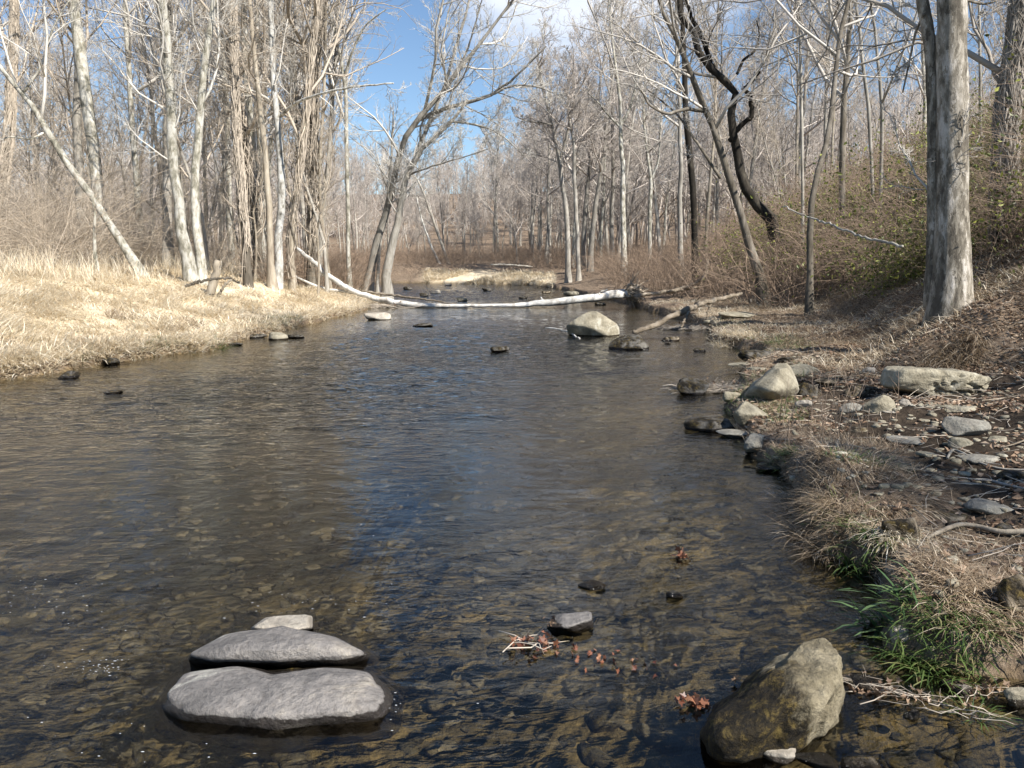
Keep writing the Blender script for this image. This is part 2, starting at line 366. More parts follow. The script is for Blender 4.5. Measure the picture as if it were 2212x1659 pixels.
def hz(x, y):
    x = np.asarray(x, float); y = np.asarray(y, float)
    i = np.clip(np.searchsorted(gx, x) - 1, 0, len(gx) - 2); j = np.clip(np.searchsorted(gy, y) - 1, 0, len(gy) - 2)
    u = np.clip((x - gx[i]) / (gx[i + 1] - gx[i]), 0, 1); v = np.clip((y - gy[j]) / (gy[j + 1] - gy[j]), 0, 1)
    return Z[j, i] * (1 - u) * (1 - v) + Z[j, i + 1] * u * (1 - v) + Z[j + 1, i] * (1 - u) * v + Z[j + 1, i + 1] * u * v
def lookup(A, x, y):
    i = np.clip(np.searchsorted(gx, x), 0, len(gx) - 1); j = np.clip(np.searchsorted(gy, y), 0, len(gy) - 1); return A[j, i]
def T(px, py, lift=0.0):
    """first hit of a pixel's ray on the ground (or water level)"""
    d = ray(px, py); t = np.geomspace(1.5, 200, 3000); q = np.array([0, 0, CAMZ]) + d[None] * t[:, None]
    g = np.maximum(hz(q[:, 0], q[:, 1]), 0) + lift
    k = np.argmax(q[:, 2] < g); k = k if k > 0 else len(t) - 1
    return q[k]
def gridfaces(ny, nx):
    a = (np.arange(ny - 1) * nx)[:, None] + np.arange(nx - 1)[None]
    return np.stack([a, a + 1, a + nx + 1, a + nx], -1).reshape(-1, 4)
sdF, leftF, dlF, drF, tdF = FX
bedm = ss(.04, -.04, sdF); strawm = (leftF & (sdF > 0)) * ss(.05, .5, sdF) * (1 - ss(9, 13, sdF)); 
farb = ((~leftF) & (Y > 45)) * ss(-.12, -.085, X / np.maximum(Y, 1)) * ss(.045, .02, X / np.maximum(Y, 1)) * (sdF > 0) * ss(3.4, 1.6, sdF + fb2(X, Y, .4, 3, 61))
dirtm = (~leftF) * ss(1.0, .2, np.abs(tdF + 2.0)) * 0 + (~leftF) * (Y < 12.5) * ss(.25, .9, sdF + .35 * fb2(X, Y, 1.5, 3, 21)) * ss(.5, -.3, tdF)
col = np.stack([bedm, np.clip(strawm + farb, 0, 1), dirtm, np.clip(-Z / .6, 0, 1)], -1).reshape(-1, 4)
m, t, b = M('ground')
va = nd(t, 'ShaderNodeVertexColor', layer_name='zone'); sp = nd(t, 'ShaderNodeSeparateColor'); t.links.new(va.outputs[0], sp.inputs[0])
v = coords(t, world=True)
nA = noise(t, .9, 6, .6, v); nB = noise(t, 12, 7, .7, v, .4); nC = noise(t, 70, 5, .7, v)
litc = ramp(t, [(.3, (.10, .07, .048)), (.5, (.23, .17, .12)), (.62, (.33, .26, .19)), (.8, (.44, .36, .28))], nB)
litc = mixc(t, .5, litc, ramp(t, [(.35, (.5, .5, .5)), (.65, (1.1, 1.1, 1.1))], nC), 'MULTIPLY')
strc = ramp(t, [(.3, (.50, .40, .26)), (.5, (.70, .59, .42)), (.7, (.82, .72, .55))], nB)
drc = ramp(t, [(.3, (.022, .016, .011)), (.5, (.05, .037, .026)), (.66, (.085, .064, .045)), (.8, (.17, .135, .10))], nB)
# bed: silt, algae and pebbles, with light lost in deep water painted in
vo = nd(t, 'ShaderNodeTexVoronoi', feature='F1'); vo.inputs['Scale'].default_value = 11; vo.inputs['Randomness'].default_value = 1
wn = nd(t, 'ShaderNodeTexNoise'); wn.inputs['Scale'].default_value = 9; wn.inputs['Detail'].default_value = 4; t.links.new(v, wn.inputs['Vector'])
vm = nd(t, 'ShaderNodeVectorMath', operation='MULTIPLY_ADD'); t.links.new(wn.outputs['Color'], vm.inputs[0]); vm.inputs[1].default_value = (.22, .22, .22); t.links.new(v, vm.inputs[2]); t.links.new(vm.outputs[0], vo.inputs['Vector'])
bedA = ramp(t, [(.30, (.055, .045, .027)), (.42, (.10, .079, .046)), (.53, (.17, .130, .070)), (.64, (.28, .21, .105)), (.78, (.50, .40, .22))], noise(t, 4.2, 12, .8, v, .3))
peb = ramp(t, [(.0, (.35, .34, .3)), (.5, (.8, .76, .66)), (1, (1.3, 1.2, 1.0))], vo.outputs['Color'])
bedc = mixc(t, .32, bedA, peb, 'MULTIPLY')
bedc = mixc(t, .6, bedc, ramp(t, [(.36, (.45, .45, .42)), (.5, (1, 1, 1)), (.66, (1.7, 1.6, 1.4))], noise(t, 28, 5, .7, v)), 'MULTIPLY')
bedc = mixc(t, .8, bedc, ramp(t, [(.35, (.42, .42, .38)), (.62, (1.15, 1.1, 1)) ], nA), 'MULTIPLY')
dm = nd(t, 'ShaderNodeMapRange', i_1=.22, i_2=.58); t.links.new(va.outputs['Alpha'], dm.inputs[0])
bedc = mixc(t, dm.outputs[0], bedc, mixc(t, .86, bedc, (.010, .014, .014)))  # water's absorption of light painted into the bed colour, near black when deep
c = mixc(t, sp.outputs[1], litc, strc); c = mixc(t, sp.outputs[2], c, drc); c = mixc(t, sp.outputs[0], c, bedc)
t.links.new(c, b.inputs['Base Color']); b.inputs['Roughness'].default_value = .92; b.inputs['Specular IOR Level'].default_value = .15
bump(t, b, mth(t, 'ADD', nB, mth(t, 'MULTIPLY', nC, .35)), .9, .05)
groundm = m
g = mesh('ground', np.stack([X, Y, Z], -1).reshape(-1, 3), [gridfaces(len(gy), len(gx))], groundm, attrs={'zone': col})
tag(g, 'earth banks, forest floor and stony river bed', kind='structure')

# ---------------------------------------------------------------- water
wx = axis((-110, -30, 4), (-30, -14, .8), (-14, -7, .12), (-7, 4.5, .05), (4.5, 8, .3))
wy = axis((-14, 1.6, .4), (1.6, 13, .035), (13, 24, .09), (24, 50, .3), (50, 100, 1.5))
WX, WY = np.meshgrid(wx, wy)
rif = np.clip(np.exp(-((WY - 16.5) / 5.0) ** 2) * ss(-5.5, -2.5, WX) * ss(3.5, 1, WX) + .6 * np.exp(-((WY - 10) / 2.5) ** 2) * ss(1, -2, WX) + 1.0 * ss(33, 40, WY) + .10 * np.exp(-((WY - 4.2) / 1.0) ** 2) + .20 * ss(4.5, 9, WY), 0, 1)
amp = .003 + .014 * rif
ax = WX + .3 * fb2(WX, WY, .7, 2, 31); ay = WY + .3 * fb2(WX, WY, .7, 2, 32)
WZ = amp * (fb2(ax, ay, 2.2, 3, 33) + .6 * fb2(ax * 1.0, ay * 1.8, 5.5, 2, 34))
near = ss(14, 9, WY)
WZ += near * .0009 * fb2(ax, ay * 1.5, 14, 2, 35)
# water dragging past the foreground stones
for (px, py, r, a) in ((600, 1400, .5, .012), (820, 1500, .22, .010), (1220, 1345, .2, .008), (1650, 1520, .3, .006)):
    c0 = G(px, py); rr = np.hypot((WX - c0[0]), (WY - c0[1]) * 1.2)
    WZ += a * .6 * np.exp(-((rr - r) / .16) ** 2) * np.sin(rr * 60 + 3 * fb2(WX, WY, 5, 2, 36)) * .5
m = bpy.data.materials.new('water'); m.use_nodes = True; t = m.node_tree; t.nodes.clear()
o_ = nd(t, 'ShaderNodeOutputMaterial'); gl = nd(t, 'ShaderNodeBsdfGlossy'); gl.inputs['Roughness'].default_value = .035; gl.inputs['Color'].default_value = (1, 1, 1, 1)
tr = nd(t, 'ShaderNodeBsdfTransparent'); tr.inputs['Color'].default_value = (.93, .93, .86, 1)
fr = nd(t, 'ShaderNodeFresnel'); fr.inputs['IOR'].default_value = 1.34; ms = nd(t, 'ShaderNodeMixShader')
bp = nd(t, 'ShaderNodeBump'); bp.inputs['Strength'].default_value = 1; bp.inputs['Distance'].default_value = .0145
v = coords(t, (.85, 1.7, 1), True); v3 = coords(t, (1, 1, 1), True)
va = nd(t, 'ShaderNodeVertexColor', layer_name='riffle'); sp = nd(t, 'ShaderNodeSeparateColor'); t.links.new(va.outputs[0], sp.inputs[0])
w1 = noise(t, 5.0, 3, .5, v, 1.0); w2 = noise(t, 15, 2, .5, v, .8); patch = noise(t, 1, 4, .6, coords(t, (.9, .45, 1), True), 1.2)
amp_ = mth(t, 'ADD', mth(t, 'MULTIPLY', sp.outputs[0], 2.4), ramp(t, [(.42, (.08, .08, .08)), (.62, (.55, .55, .55))], patch))
t.links.new(mth(t, 'MULTIPLY', mth(t, 'ADD', w1, mth(t, 'MULTIPLY', w2, .28)), amp_), bp.inputs['Height'])
for n_ in (gl, fr): t.links.new(bp.outputs[0], n_.inputs['Normal'])
t.links.new(fr.outputs[0], ms.inputs[0]); t.links.new(tr.outputs[0], ms.inputs[1]); t.links.new(gl.outputs[0], ms.inputs[2]); t.links.new(ms.outputs[0], o_.inputs[0])
WF = gridfaces(len(wy), len(wx)); ctr = np.stack([WX, WY], -1).reshape(-1, 2)[WF].mean(1)
sdw = lookup(sdF, ctr[:, 0], ctr[:, 1]); WF = WF[sdw < .6 + .02 * np.abs(ctr[:, 1])]
wo = mesh('water', np.stack([WX, WY, WZ], -1).reshape(-1, 3), [WF], m, attrs={'riffle': np.stack([rif] * 4, -1).reshape(-1, 4)})
tag(wo, 'clear rippling creek water flowing between the banks', kind='structure')

# ---------------------------------------------------------------- branching
UP = np.array([0, 0, 1.])
def at(Pt, R, idx, tt):
    K = Pt.shape[1]; f = tt * (K - 1); i = np.clip(f.astype(int), 0, K - 2); u = f - i
    p = Pt[idx, i] * (1 - u)[:, None] + Pt[idx, i + 1] * u[:, None]
    return p, nrm(Pt[idx, i + 1] - Pt[idx, i]), R[idx, i] * (1 - u) + R[idx, i + 1] * u
def spawn(Pt, R, n, r, t0=.25, t1=1.0, L=1.0, ang=.8, K=4, wig=.25, up=.1, rr=.012, minr=.003, taper=.3, absL=False, bias=None):
    N = Pt.shape[0]; idx = np.repeat(np.arange(N), n); M_ = len(idx)
    tt = t0 + (t1 - t0) * ((np.tile(np.arange(n), N) + r.random(M_)) / n)
    p, T_, r0 = at(Pt, R, idx, tt)
    pl = np.linalg.norm(np.diff(Pt, axis=1), axis=2).sum(1)[idx]
    LL = (L if absL else L * pl) * (1.15 - .75 * (tt - t0) / (1.001 - t0)) * r.uniform(.55, 1.2, M_)
    q = nrm(np.cross(T_, nrm(r.normal(size=(M_, 3)))))
    a = ang * r.uniform(.6, 1.3, M_)
    d = nrm(np.cos(a)[:, None] * T_ + np.sin(a)[:, None] * q + (0 if bias is None else np.asarray(bias)[None]))
    pts = [p]; st = (LL / (K - 1))[:, None]
    for k in range(K - 1):
        d = nrm(d + wig * r.normal(size=(M_, 3)) + up * UP); pts.append(pts[-1] + d * st)
    Q = np.stack(pts, 1)
    rb = np.clip(np.minimum(r0 * .72, LL * rr), minr, None)
    RR = rb[:, None] * np.linspace(1, taper, K)[None]
    return Q, RR
def make_tree(trunk, rad, seed, bk, tw, limbs=(), n=(12, 9, 9, 4), t0=.35, L=(.42, .5, .5, .5), ang=(.85, .8, .75, .7), minr=.0045, name='bare_tree', up=.12, sides=12, rough=.10, bias=None, K0=18, limbt=None, flare=.5, tw_len=None, rr1=.012, vinen=0):
    """trunk: (n,3) path; rad: (r_base, r_top). returns Empty with trunk, limb and crown children"""
    r = np.random.default_rng(seed)
    base = np.array(trunk[0], float); root = empty(name, base)
    tp = smooth_path(np.asarray(trunk, float), K0) - base
    s_ = np.linspace(0, 1, K0); rd = rad[0] * (1 - s_) + rad[1] * s_ if len(rad) == 2 else np.interp(s_, np.linspace(0, 1, len(rad)), rad)
    tp[1:-1, :2] += r.normal(size=(K0 - 2, 2)) * rad[0] * (.32 if K0 == 26 else .12 if K0 < 30 else .02)
    z = np.linalg.norm(tp - tp[0], axis=1); rdf = rd * (1 + flare * np.exp(-z / (rad[0] * 2.2)))
    tp2 = np.vstack([tp[:1] - (tp[1:2] - tp[:1]) * .0 - [[0, 0, .35]], tp]); rdf = np.r_[rdf[0] * 1.15, rdf]
    mb = MB(); tubes(mb, tp2[None], rdf[None], sides, rough, seed=seed); mb.build('trunk', bk, root)
    P0, R0 = [tp], [rd]
    for (lp, lr) in limbs:
        q = smooth_path(np.asarray(lp, float) - base, K0); q[1:-1] += r.normal(size=(K0 - 2, 3)) * lr[0] * (.15 if K0 < 30 else .03)
        rr_ = np.linspace(lr[0], lr[1], K0); mb = MB(); tubes(mb, q[None], rr_[None], 8, rough, seed=seed + 1); mb.build('limb', bk, root)
        P0.append(q); R0.append(rr_)
    P0 = np.stack(P0); R0 = np.stack(R0)
    mb = MB()
    a, ra = spawn(P0[:1], R0[:1], n[0], r, t0, 1, L[0], ang[0], 7, .20, up, rr1, .010, .25, bias=bias)
    # trunk leader continues past the top
    if len(limbs):
        a2, ra2 = spawn(P0[1:], R0[1:], max(4, n[0] // 2), r, .15, 1, .45, ang[0], 7, .20, up, .013, .008, .25)
        a = np.concatenate([a, a2]); ra = np.concatenate([ra, ra2])
    tubes(mb, a, ra, 6, .05)
    b_, rb = spawn(a, ra, n[1], r, .12, 1, L[1], ang[1], 5, .26, up * .8, .011, minr * 1.5, .3)
    tubes(mb, b_, rb, 4)
    c_, rc = spawn(b_, rb, n[2], r, .1, 1, L[2], ang[2], 4, .24, up * .7, .012, minr * 1.1, .4)
    tubes(mb, c_, rc, 3, cap=False)
    if n[3]:
        d_, rd_ = spawn(c_, rc, n[3], r, .15, 1, L[3], ang[3], 3, .25, up * .5, .010, minr * .8, .5)
        tubes(mb, d_, rd_, 3, cap=False)
    if vinen: vines(mb, tp, rd, vinen, r)
    mb.build('crown', tw, root)
    return root
def vines(mb, tp, rd, n, r):
    """shaggy climbing vines hugging a trunk"""
    K = 10; t0 = r.uniform(0, .8, n); ln = r.uniform(.06, .35, n); ph = r.uniform(0, 6.28, n); tw_ = r.normal(size=n) * 2.5
    pts = []
    for k in range(K):
        tt = np.clip(t0 + ln * k / (K - 1), 0, 1); p, T_, r0 = at(tp[None], rd[None], np.zeros(n, int), tt * .999)
        an = ph + tw_ * ln * k; off = r0 * (1.15 + .5 * r.random(n)) + .02 * r.random(n)
        pts.append(p + np.stack([np.cos(an) * off, np.sin(an) * off, r.normal(size=n) * .03], -1))
    Q = np.stack(pts, 1); R = r.uniform(.006, .022, n)[:, None] * np.ones(K)[None]
    tubes(mb, Q, R, 4)
    c_, rc = spawn(Q, R, 4, r, 0, 1, .13, 1.1, 4, .35, -.05, .012, .003, .4); tubes(mb, c_, rc, 3, cap=False)
def base_at(px, Yd):
    """ground point below pixel column px at depth Yd"""
    x = (px - CX) / F * Yd / math.cos(TH) * 1.0
    for _ in range(3):
        z = float(hz(x, Yd)); dcam = Yd * math.cos(TH) + (CAMZ - z) * math.sin(TH); x = (px - CX) / F * dcam
    return np.array([x, Yd, z])
def tpath(pxs, Yd, dY=0.0, base=True):
    n = len(pxs); q = []
    for i, (a, b) in enumerate(pxs): q.append(P(a, b, Yd + dY * i / max(1, n - 1)))
    if base:
        g0 = base_at(pxs[0][0], Yd); q[0] = g0
    return np.array(q)
def wpx(px, Yd): return px * Yd / F / 2 * .70     # radius from pixel width

def big(label, pxs, Yd, wid, seed, bk, tw, limbs=(), dY=0, cat='tree', group=None, **k):
    tr_ = tpath(pxs, Yd, dY)
    # carry the tree on past the top of the picture when it leaves the frame
    if pxs[-1][1] <= 10:
        d = nrm(tr_[-1] - tr_[-2]); ext = k.pop('ext', 6.0); d = nrm(d + UP * .3)
        tr_ = np.vstack([tr_, tr_[-1] + d * ext * .5, tr_[-1] + nrm(d + UP * .4) * ext])
        wid = list(wid) + [wid[-1] * .7, wid[-1] * .35]
    else: k.pop('ext', None)
    L_ = [(tpath(lp, ly, ldy, False), (wpx(lw[0], ly), wpx(lw[1], ly))) for (lp, ly, ldy, lw) in limbs]
    ds = np.r_[0, np.cumsum(np.linalg.norm(np.diff(tr_, axis=0), axis=1))]; ds /= ds[-1]
    rad = np.interp(np.linspace(0, 1, 9), ds if len(wid) == len(ds) else np.linspace(0, 1, len(wid)), [wpx(w_, Yd) for w_ in wid])
    o = make_tree(tr_, tuple(rad), seed, bk, tw, L_, **k)
    return tag(o, label, cat, group)
NT = (12, 8, 8, 4)
# left bank
big('pale leaning sycamore slanting from the left bank to the upper left corner', [(310, 600), (260, 520), (215, 450), (130, 330), (60, 215), (0, 145), (-60, 60), (-110, -30)], 23, (26, 25, 22, 20, 16, 13, 10, 7), 1, syc, tw_pale,
    limbs=[([(95, 287), (60, 300), (20, 296), (-30, 320)], 23, -1, (7, 3)), ([(50, 200), (90, 140), (115, 60), (150, 0)], 23, .5, (8, 4))], n=(10, 7, 8, 4), t0=.3, L=(.3, .5, .5, .5), up=.2)
big('tall white sycamore, left stem of the twin pair on the left bank', [(415, 605), (402, 540), (385, 450), (372, 330), (365, 150), (350, 0)], 24, (44, 34, 31, 29, 27, 23), 2, syc, tw_pale, n=(16, 8, 8, 4), t0=.22, L=(.22, .5, .5, .5), flare=.2)
big('white sycamore with slight bends, right stem of the twin pair', [(437, 605), (430, 540), (422, 470), (425, 350), (436, 200), (462, 0)], 24.3, (32, 27, 25, 24, 21, 18), 3, syc, tw_pale, n=(14, 8, 8, 4), t0=.3, L=(.22, .5, .5, .5), flare=.2)
big('short pale forked sapling below the leaning sycamore', [(212, 592), (204, 530), (205, 470), (200, 420)], 22, (12, 10, 8, 5), 4, syc, tw_tan, n=(7, 5, 5, 3))
big('smooth grey brown tree just left of the bright white trunk', [(588, 612), (584, 540), (578, 400), (562, 230), (548, 100), (540, 0)], 27, (24, 20, 18, 16, 13, 11), 5, tanb, tw_tan, n=(12, 8, 8, 4), t0=.3, L=(.22, .5, .5, .5))
big('bright white sycamore trunk with a long limb reaching over the creek', [(600, 590), (602, 540), (607, 440), (604, 330), (592, 180), (586, 90), (584, 0)], 28, (24, 24, 24, 20, 18, 17, 15), 6, sycw, tw_pale,
    limbs=[([(606, 250), (640, 222), (690, 203), (760, 188), (850, 180)], 28, -3, (10, 4))], n=(12, 8, 8, 4), t0=.35, L=(.22, .5, .5, .5))
big('tan tree wound with a thick vine beside the fallen trunk', [(632, 606), (630, 540), (636, 440), (652, 330), (664, 220), (676, 100), (690, 0)], 28.5, (18, 16, 15, 14, 13, 12, 11), 7, tanb, tw_tan, n=(10, 7, 7, 4), t0=.3, vinen=120)
big('tan slightly crooked slim tree behind the end of the fallen trunk', [(712, 590), (705, 540), (695, 470), (690, 350), (700, 200), (705, 0)], 33, (14, 12, 11, 10, 9, 8), 8, tanb, tw_grey, n=(10, 7, 7, 4), t0=.4)
big('slender pale tree standing alone right of the vine wound tree', [(756, 602), (752, 500), (750, 380), (748, 240), (742, 160), (722, 60), (705, 0)], 35, (15, 13, 12, 11, 10, 6, 5), 9, syc, tw_pale,
    limbs=[([(744, 165), (762, 110), (790, 55), (835, 20)], 35, -1, (8, 3))], n=(10, 7, 8, 4), t0=.35)
big('shaggy vine covered dark trunk left of the white sycamore', [(560, 590), (552, 450), (530, 320), (510, 180), (498, 60), (490, 0)], 31, (30, 26, 26, 24, 20, 18), 10, midb, tw_tan, n=(10, 7, 7, 4), t0=.3, vinen=110)
big('shaggy vine covered trunk right of the white sycamore', [(672, 590), (672, 450), (674, 300), (678, 180), (690, 60), (700, 0)], 33, (26, 24, 24, 24, 18, 16), 11, midb, tw_tan, n=(10, 7, 7, 4), t0=.3, vinen=110)
big('vine shrouded trunk at the left edge of the picture', [(-10, 560), (5, 430), (15, 330), (25, 200), (30, 0)], 27, (22, 20, 20, 18, 14), 12, midb, tw_tan, n=(10, 7, 7, 4), vinen=500)
# trees leaning over the creek in the middle
big('two armed tree leaning right over the creek with dark upper limbs', [(792, 612), (808, 540), (832, 460), (852, 380), (874, 300), (905, 255), (950, 205), (1000, 140), (1060, 60), (1105, 0)], 38, (28, 22, 19, 18, 17, 16, 14, 11, 8, 6), 13, greyb, tw_pale,
    limbs=[([(905, 258), (950, 238), (1010, 222), (1060, 205), (1082, 190), (1130, 150), (1180, 100)], 38, -3, (15, 4)), ([(985, 160), (1010, 105), (1030, 40), (1045, -20)], 38, -1, (7, 3)), ([(1060, 205), (1110, 185), (1170, 190), (1225, 215)], 36, -1, (8, 2)), ([(845, 400), (880, 380), (930, 360), (1000, 340), (1060, 320)], 38, -3, (7, 2))],
    n=(16, 9, 9, 4), t0=.3, L=(.30, .5, .5, .5), dY=-2, minr=.006)
big('tree curving right from the water edge with its foot in the creek', [(835, 632), (838, 580), (852, 500), (868, 430), (880, 380), (905, 330), (935, 300), (975, 262), (1010, 215)], 37, (34, 27, 22, 20, 17, 15, 12, 10, 7), 14, greyb, tw_pale,
    limbs=[([(880, 385), (920, 280), (955, 200), (985, 100), (1010, 20), (1020, -40)], 38, 1, (14, 6)), ([(975, 262), (1030, 270), (1080, 290), (1130, 335)], 37, -1, (7, 2))], n=(15, 9, 9, 4), t0=.35, L=(.34, .5, .5, .5), minr=.006)
big('thin upright stem between the two trees leaning over the creek', [(815, 622), (818, 560), (826, 490), (838, 420), (845, 330), (850, 240)], 38.5, (12, 10, 9, 8, 6, 4), 15, greyb, tw_grey, n=(9, 7, 7, 3))
# right bank
big('thick sycamore with peeling grey and white bark on the right bank', [(2052, 648), (2055, 560), (2057, 400), (2057, 200), (2056, 90), (2056, 0)], 11.6, (116, 94, 88, 86, 84, 82), 20, bigb, tw_grey,
    limbs=[([(2010, 665), (2016, 560), (2018, 420), (2017, 250), (2010, 110), (1992, 0), (1975, -80)], 11.7, .1, (46, 34)), ([(1996, 30), (1978, 70), (1965, 130), (1950, 200)], 11.7, .6, (9, 5)), ([(2085, 0), (2130, 8), (2180, -10)], 11.6, 0, (8, 4))], n=(8, 7, 8, 4), t0=.75, L=(.4, .5, .5, .5), sides=32, rough=.03, K0=40, flare=.25, ext=8)
big('grey leaning tree with a left reaching limb, in front of the dark crooked tree', [(1652, 628), (1640, 590), (1612, 500), (1590, 430), (1562, 340), (1535, 262), (1505, 190), (1470, 110), (1440, 40), (1425, 0)], 24, (34, 27, 24, 22, 21, 19, 17, 15, 12, 10), 21, midb, tw_grey,
    limbs=[([(1520, 240), (1480, 236), (1440, 245), (1405, 228), (1385, 196)], 24, -1, (12, 4)), ([(1556, 385), (1520, 330), (1490, 285), (1455, 240), (1400, 195)], 24, .5, (10, 4))], n=(12, 8, 8, 4), t0=.3, L=(.24, .5, .5, .5))
big('black crooked tree with twisted limbs on the right bank', [(1712, 590), (1668, 490), (1640, 450), (1610, 405), (1592, 350), (1576, 300), (1582, 240), (1592, 195), (1545, 165), (1510, 110), (1480, 50), (1460, 0)], 29, (36, 36, 32, 32, 28, 26, 23, 22, 23, 20, 17, 15), 22, darkb, tw_dark,
    limbs=[([(1576, 305), (1600, 272), (1622, 250), (1622, 215), (1608, 190)], 29, -.5, (18, 11)), ([(1608, 190), (1625, 175), (1642, 155)], 28.5, 0, (11, 5)), ([(1592, 160), (1606, 130), (1630, 110), (1640, 75), (1635, 45)], 29, .5, (9, 4)), ([(1545, 165), (1520, 90), (1495, 40), (1480, 0), (1450, -60)], 29.1, .5, (16, 9))], n=(12, 8, 8, 4), t0=.4, L=(.25, .5, .5, .5), rough=.2, K0=26)
big('straight dark trunk rising from the brush left of the leaning trees', [(1502, 500), (1498, 440), (1490, 340), (1482, 250), (1478, 120), (1472, 0)], 36, (22, 20, 19, 18, 15, 12), 23, darkb, tw_grey, n=(12, 8, 8, 4), t0=.45)
big('twisting tree in the brush behind the black crooked tree', [(1748, 560), (1752, 460), (1768, 360), (1790, 290), (1800, 200), (1812, 90), (1835, 0)], 19, (22, 20, 17, 17, 16, 15, 13), 24, midb, tw_grey, n=(10, 7, 8, 4), t0=.4, dY=3)
big('straight grey tree close behind the twisting tree', [(1818, 350), (1820, 270), (1828, 170), (1835, 60), (1838, 0)], 26, (20, 18, 16, 13, 12), 25, midb, tw_grey, n=(10, 7, 8, 4), t0=.3)
big('slim straight pole like tree right of the leaning pair', [(1735, 400), (1732, 300), (1730, 180), (1728, 60), (1726, 0)], 28, (10, 9, 9, 8, 8), 26, greyb, tw_grey, n=(9, 7, 8, 4), t0=.4)
big('slim tree bending left on the brushy hill', [(1888, 330), (1878, 260), (1868, 170), (1856, 60), (1848, 0)], 26, (11, 10, 10, 9, 8), 27, greyb, tw_grey, n=(9, 7, 8, 4), t0=.3)
big('slim pale tree nearest the left of the thick sycamore on the hill', [(1900, 335), (1905, 250), (1896, 140), (1888, 50), (1880, 0)], 25, (11, 10, 9, 8, 7), 28, greyb, tw_grey, n=(9, 7, 8, 4), t0=.3)
big('dark vine smothered tree in the upper right corner', [(2165, 330), (2175, 240), (2190, 140), (2200, 60), (2205, 0)], 15, (48, 44, 40, 36, 34), 29, darkb, tw_dark, n=(10, 7, 7, 4), vinen=700, t0=.2)
big('pale slim tree between the thick sycamore and the corner', [(2120, 330), (2118, 200), (2116, 80), (2115, 0)], 27, (10, 9, 8, 7), 30, greyb, tw_grey, n=(9, 7, 8, 4))
# middle distance
big('tall tree of two close trunks above the sandy bank', [(1228, 540), (1224, 480), (1212, 380), (1205, 330), (1190, 260), (1168, 170), (1160, 90)], 56, (17, 15, 13, 13, 9, 6, 3), 31, greyb, tw_red,
    limbs=[([(1208, 350), (1225, 290), (1236, 230), (1262, 170)], 56, -1, (9, 3)), ([(1195, 270), (1170, 265), (1140, 262), (1110, 250)], 56, -2, (6, 2))], n=(14, 10, 9, 4), t0=.4, L=(.36, .5, .5, .5), minr=.008)
big('pale straight trunk right beside the tall double tree', [(1250, 545), (1246, 480), (1240, 380), (1240, 320), (1228, 240), (1225, 150)], 55, (13, 12, 11, 9, 6, 3), 32, greyb, tw_red, n=(12, 9, 9, 4), t0=.5, minr=.008)
big('white stemmed tree with high forked crown left of the dark trunk', [(1348, 520), (1346, 440), (1344, 350), (1340, 275), (1338, 200), (1325, 110), (1318, 20), (1315, 0)], 50, (18, 15, 14, 12, 10, 7, 5, 4), 33, syc, tw_grey,
    limbs=[([(1340, 275), (1315, 250), (1292, 222), (1270, 200)], 50, -1, (7, 3)), ([(1340, 275), (1365, 220), (1378, 150), (1400, 60)], 50, 1, (9, 4))], n=(12, 9, 9, 4), t0=.5, minr=.007)
big('pale tree forking low behind the brush', [(1402, 510), (1404, 440), (1406, 385), (1396, 320), (1390, 220), (1400, 120)], 55, (13, 12, 11, 7, 6, 3), 34, syc, tw_grey, limbs=[([(1406, 390), (1422, 345), (1428, 260), (1440, 160)], 55, 0, (7, 3))], n=(12, 8, 9, 4), t0=.5, minr=.007)
big('bleached thin trunk leaning left across the far creek bend', [(950, 592), (935, 540), (918, 495), (905, 450), (900, 425)], 78, (8, 7, 6, 5, 4), 35, sycw, tw_grey, n=(5, 4, 4, 0), t0=.5, minr=.008)
big('grey curved trunk leaning left beside the far creek bend', [(968, 592), (955, 530), (930, 460), (908, 400), (880, 360)], 80, (10, 8, 8, 6, 4), 36, greyb, tw_grey, n=(9, 8, 8, 3), minr=.009)

# ---------------------------------------------------------------- forest of copies
def proto(i, H, r, seed, bk, tw, n, minr, lean=.03, t0=.4, L=(.28, .5, .5, .5), vn_=0):
    rr_ = np.random.default_rng(seed + 500); K = 7
    p = np.zeros((K, 3)); p[:, 2] = np.linspace(0, H, K); p[1:, :2] = np.cumsum(rr_.normal(size=(K - 1, 2)) * lean * H / K, 0)
    p[:, :2] += np.linspace(0, 1, K)[:, None] ** 1.5 * rr_.normal(size=2) * lean * H
    return make_tree(p, (r, r * .82, r * .66, r * .5, r * .32, r * .12), seed, bk, tw, n=n, t0=t0, L=L, minr=minr, sides=9, K0=14, vinen=vn_, up=.16)
used = set()
wild = []
def place(pr, x, y, s, rz, label, group, tilt=(0, 0)):
    if pr.name not in used: used.add(pr.name); r_ = pr
    else:
        r_ = pr.copy(); C.objects.link(r_)
        for ch in pr.children: c_ = ch.copy(); C.objects.link(c_); c_.parent = r_
    r_.location = (x, y, float(hz(x, y)) - .1); r_.scale = (s, s, s); r_.rotation_euler = (tilt[0], tilt[1], rz)
    return tag(r_, label, 'tree', group)
ND = (18, 9, 8, 4)
protos = {}
protos['near'] = [proto(0, 21, .17, 61, greyb, tw_grey, ND, .0055), proto(1, 17, .11, 62, tanb, tw_tan, ND, .005, .05), proto(2, 23, .20, 63, syc, tw_pale, ND, .0055), proto(3, 12, .06, 64, greyb, tw_tan, (18, 8, 7, 3), .0045, .09, .2), proto(4, 19, .14, 65, midb, tw_tan, ND, .0055, .05, vn_=260), proto(8, 9, .05, 69, tanb, tw_tan, (16, 8, 7, 3), .0045, .12, .15)]
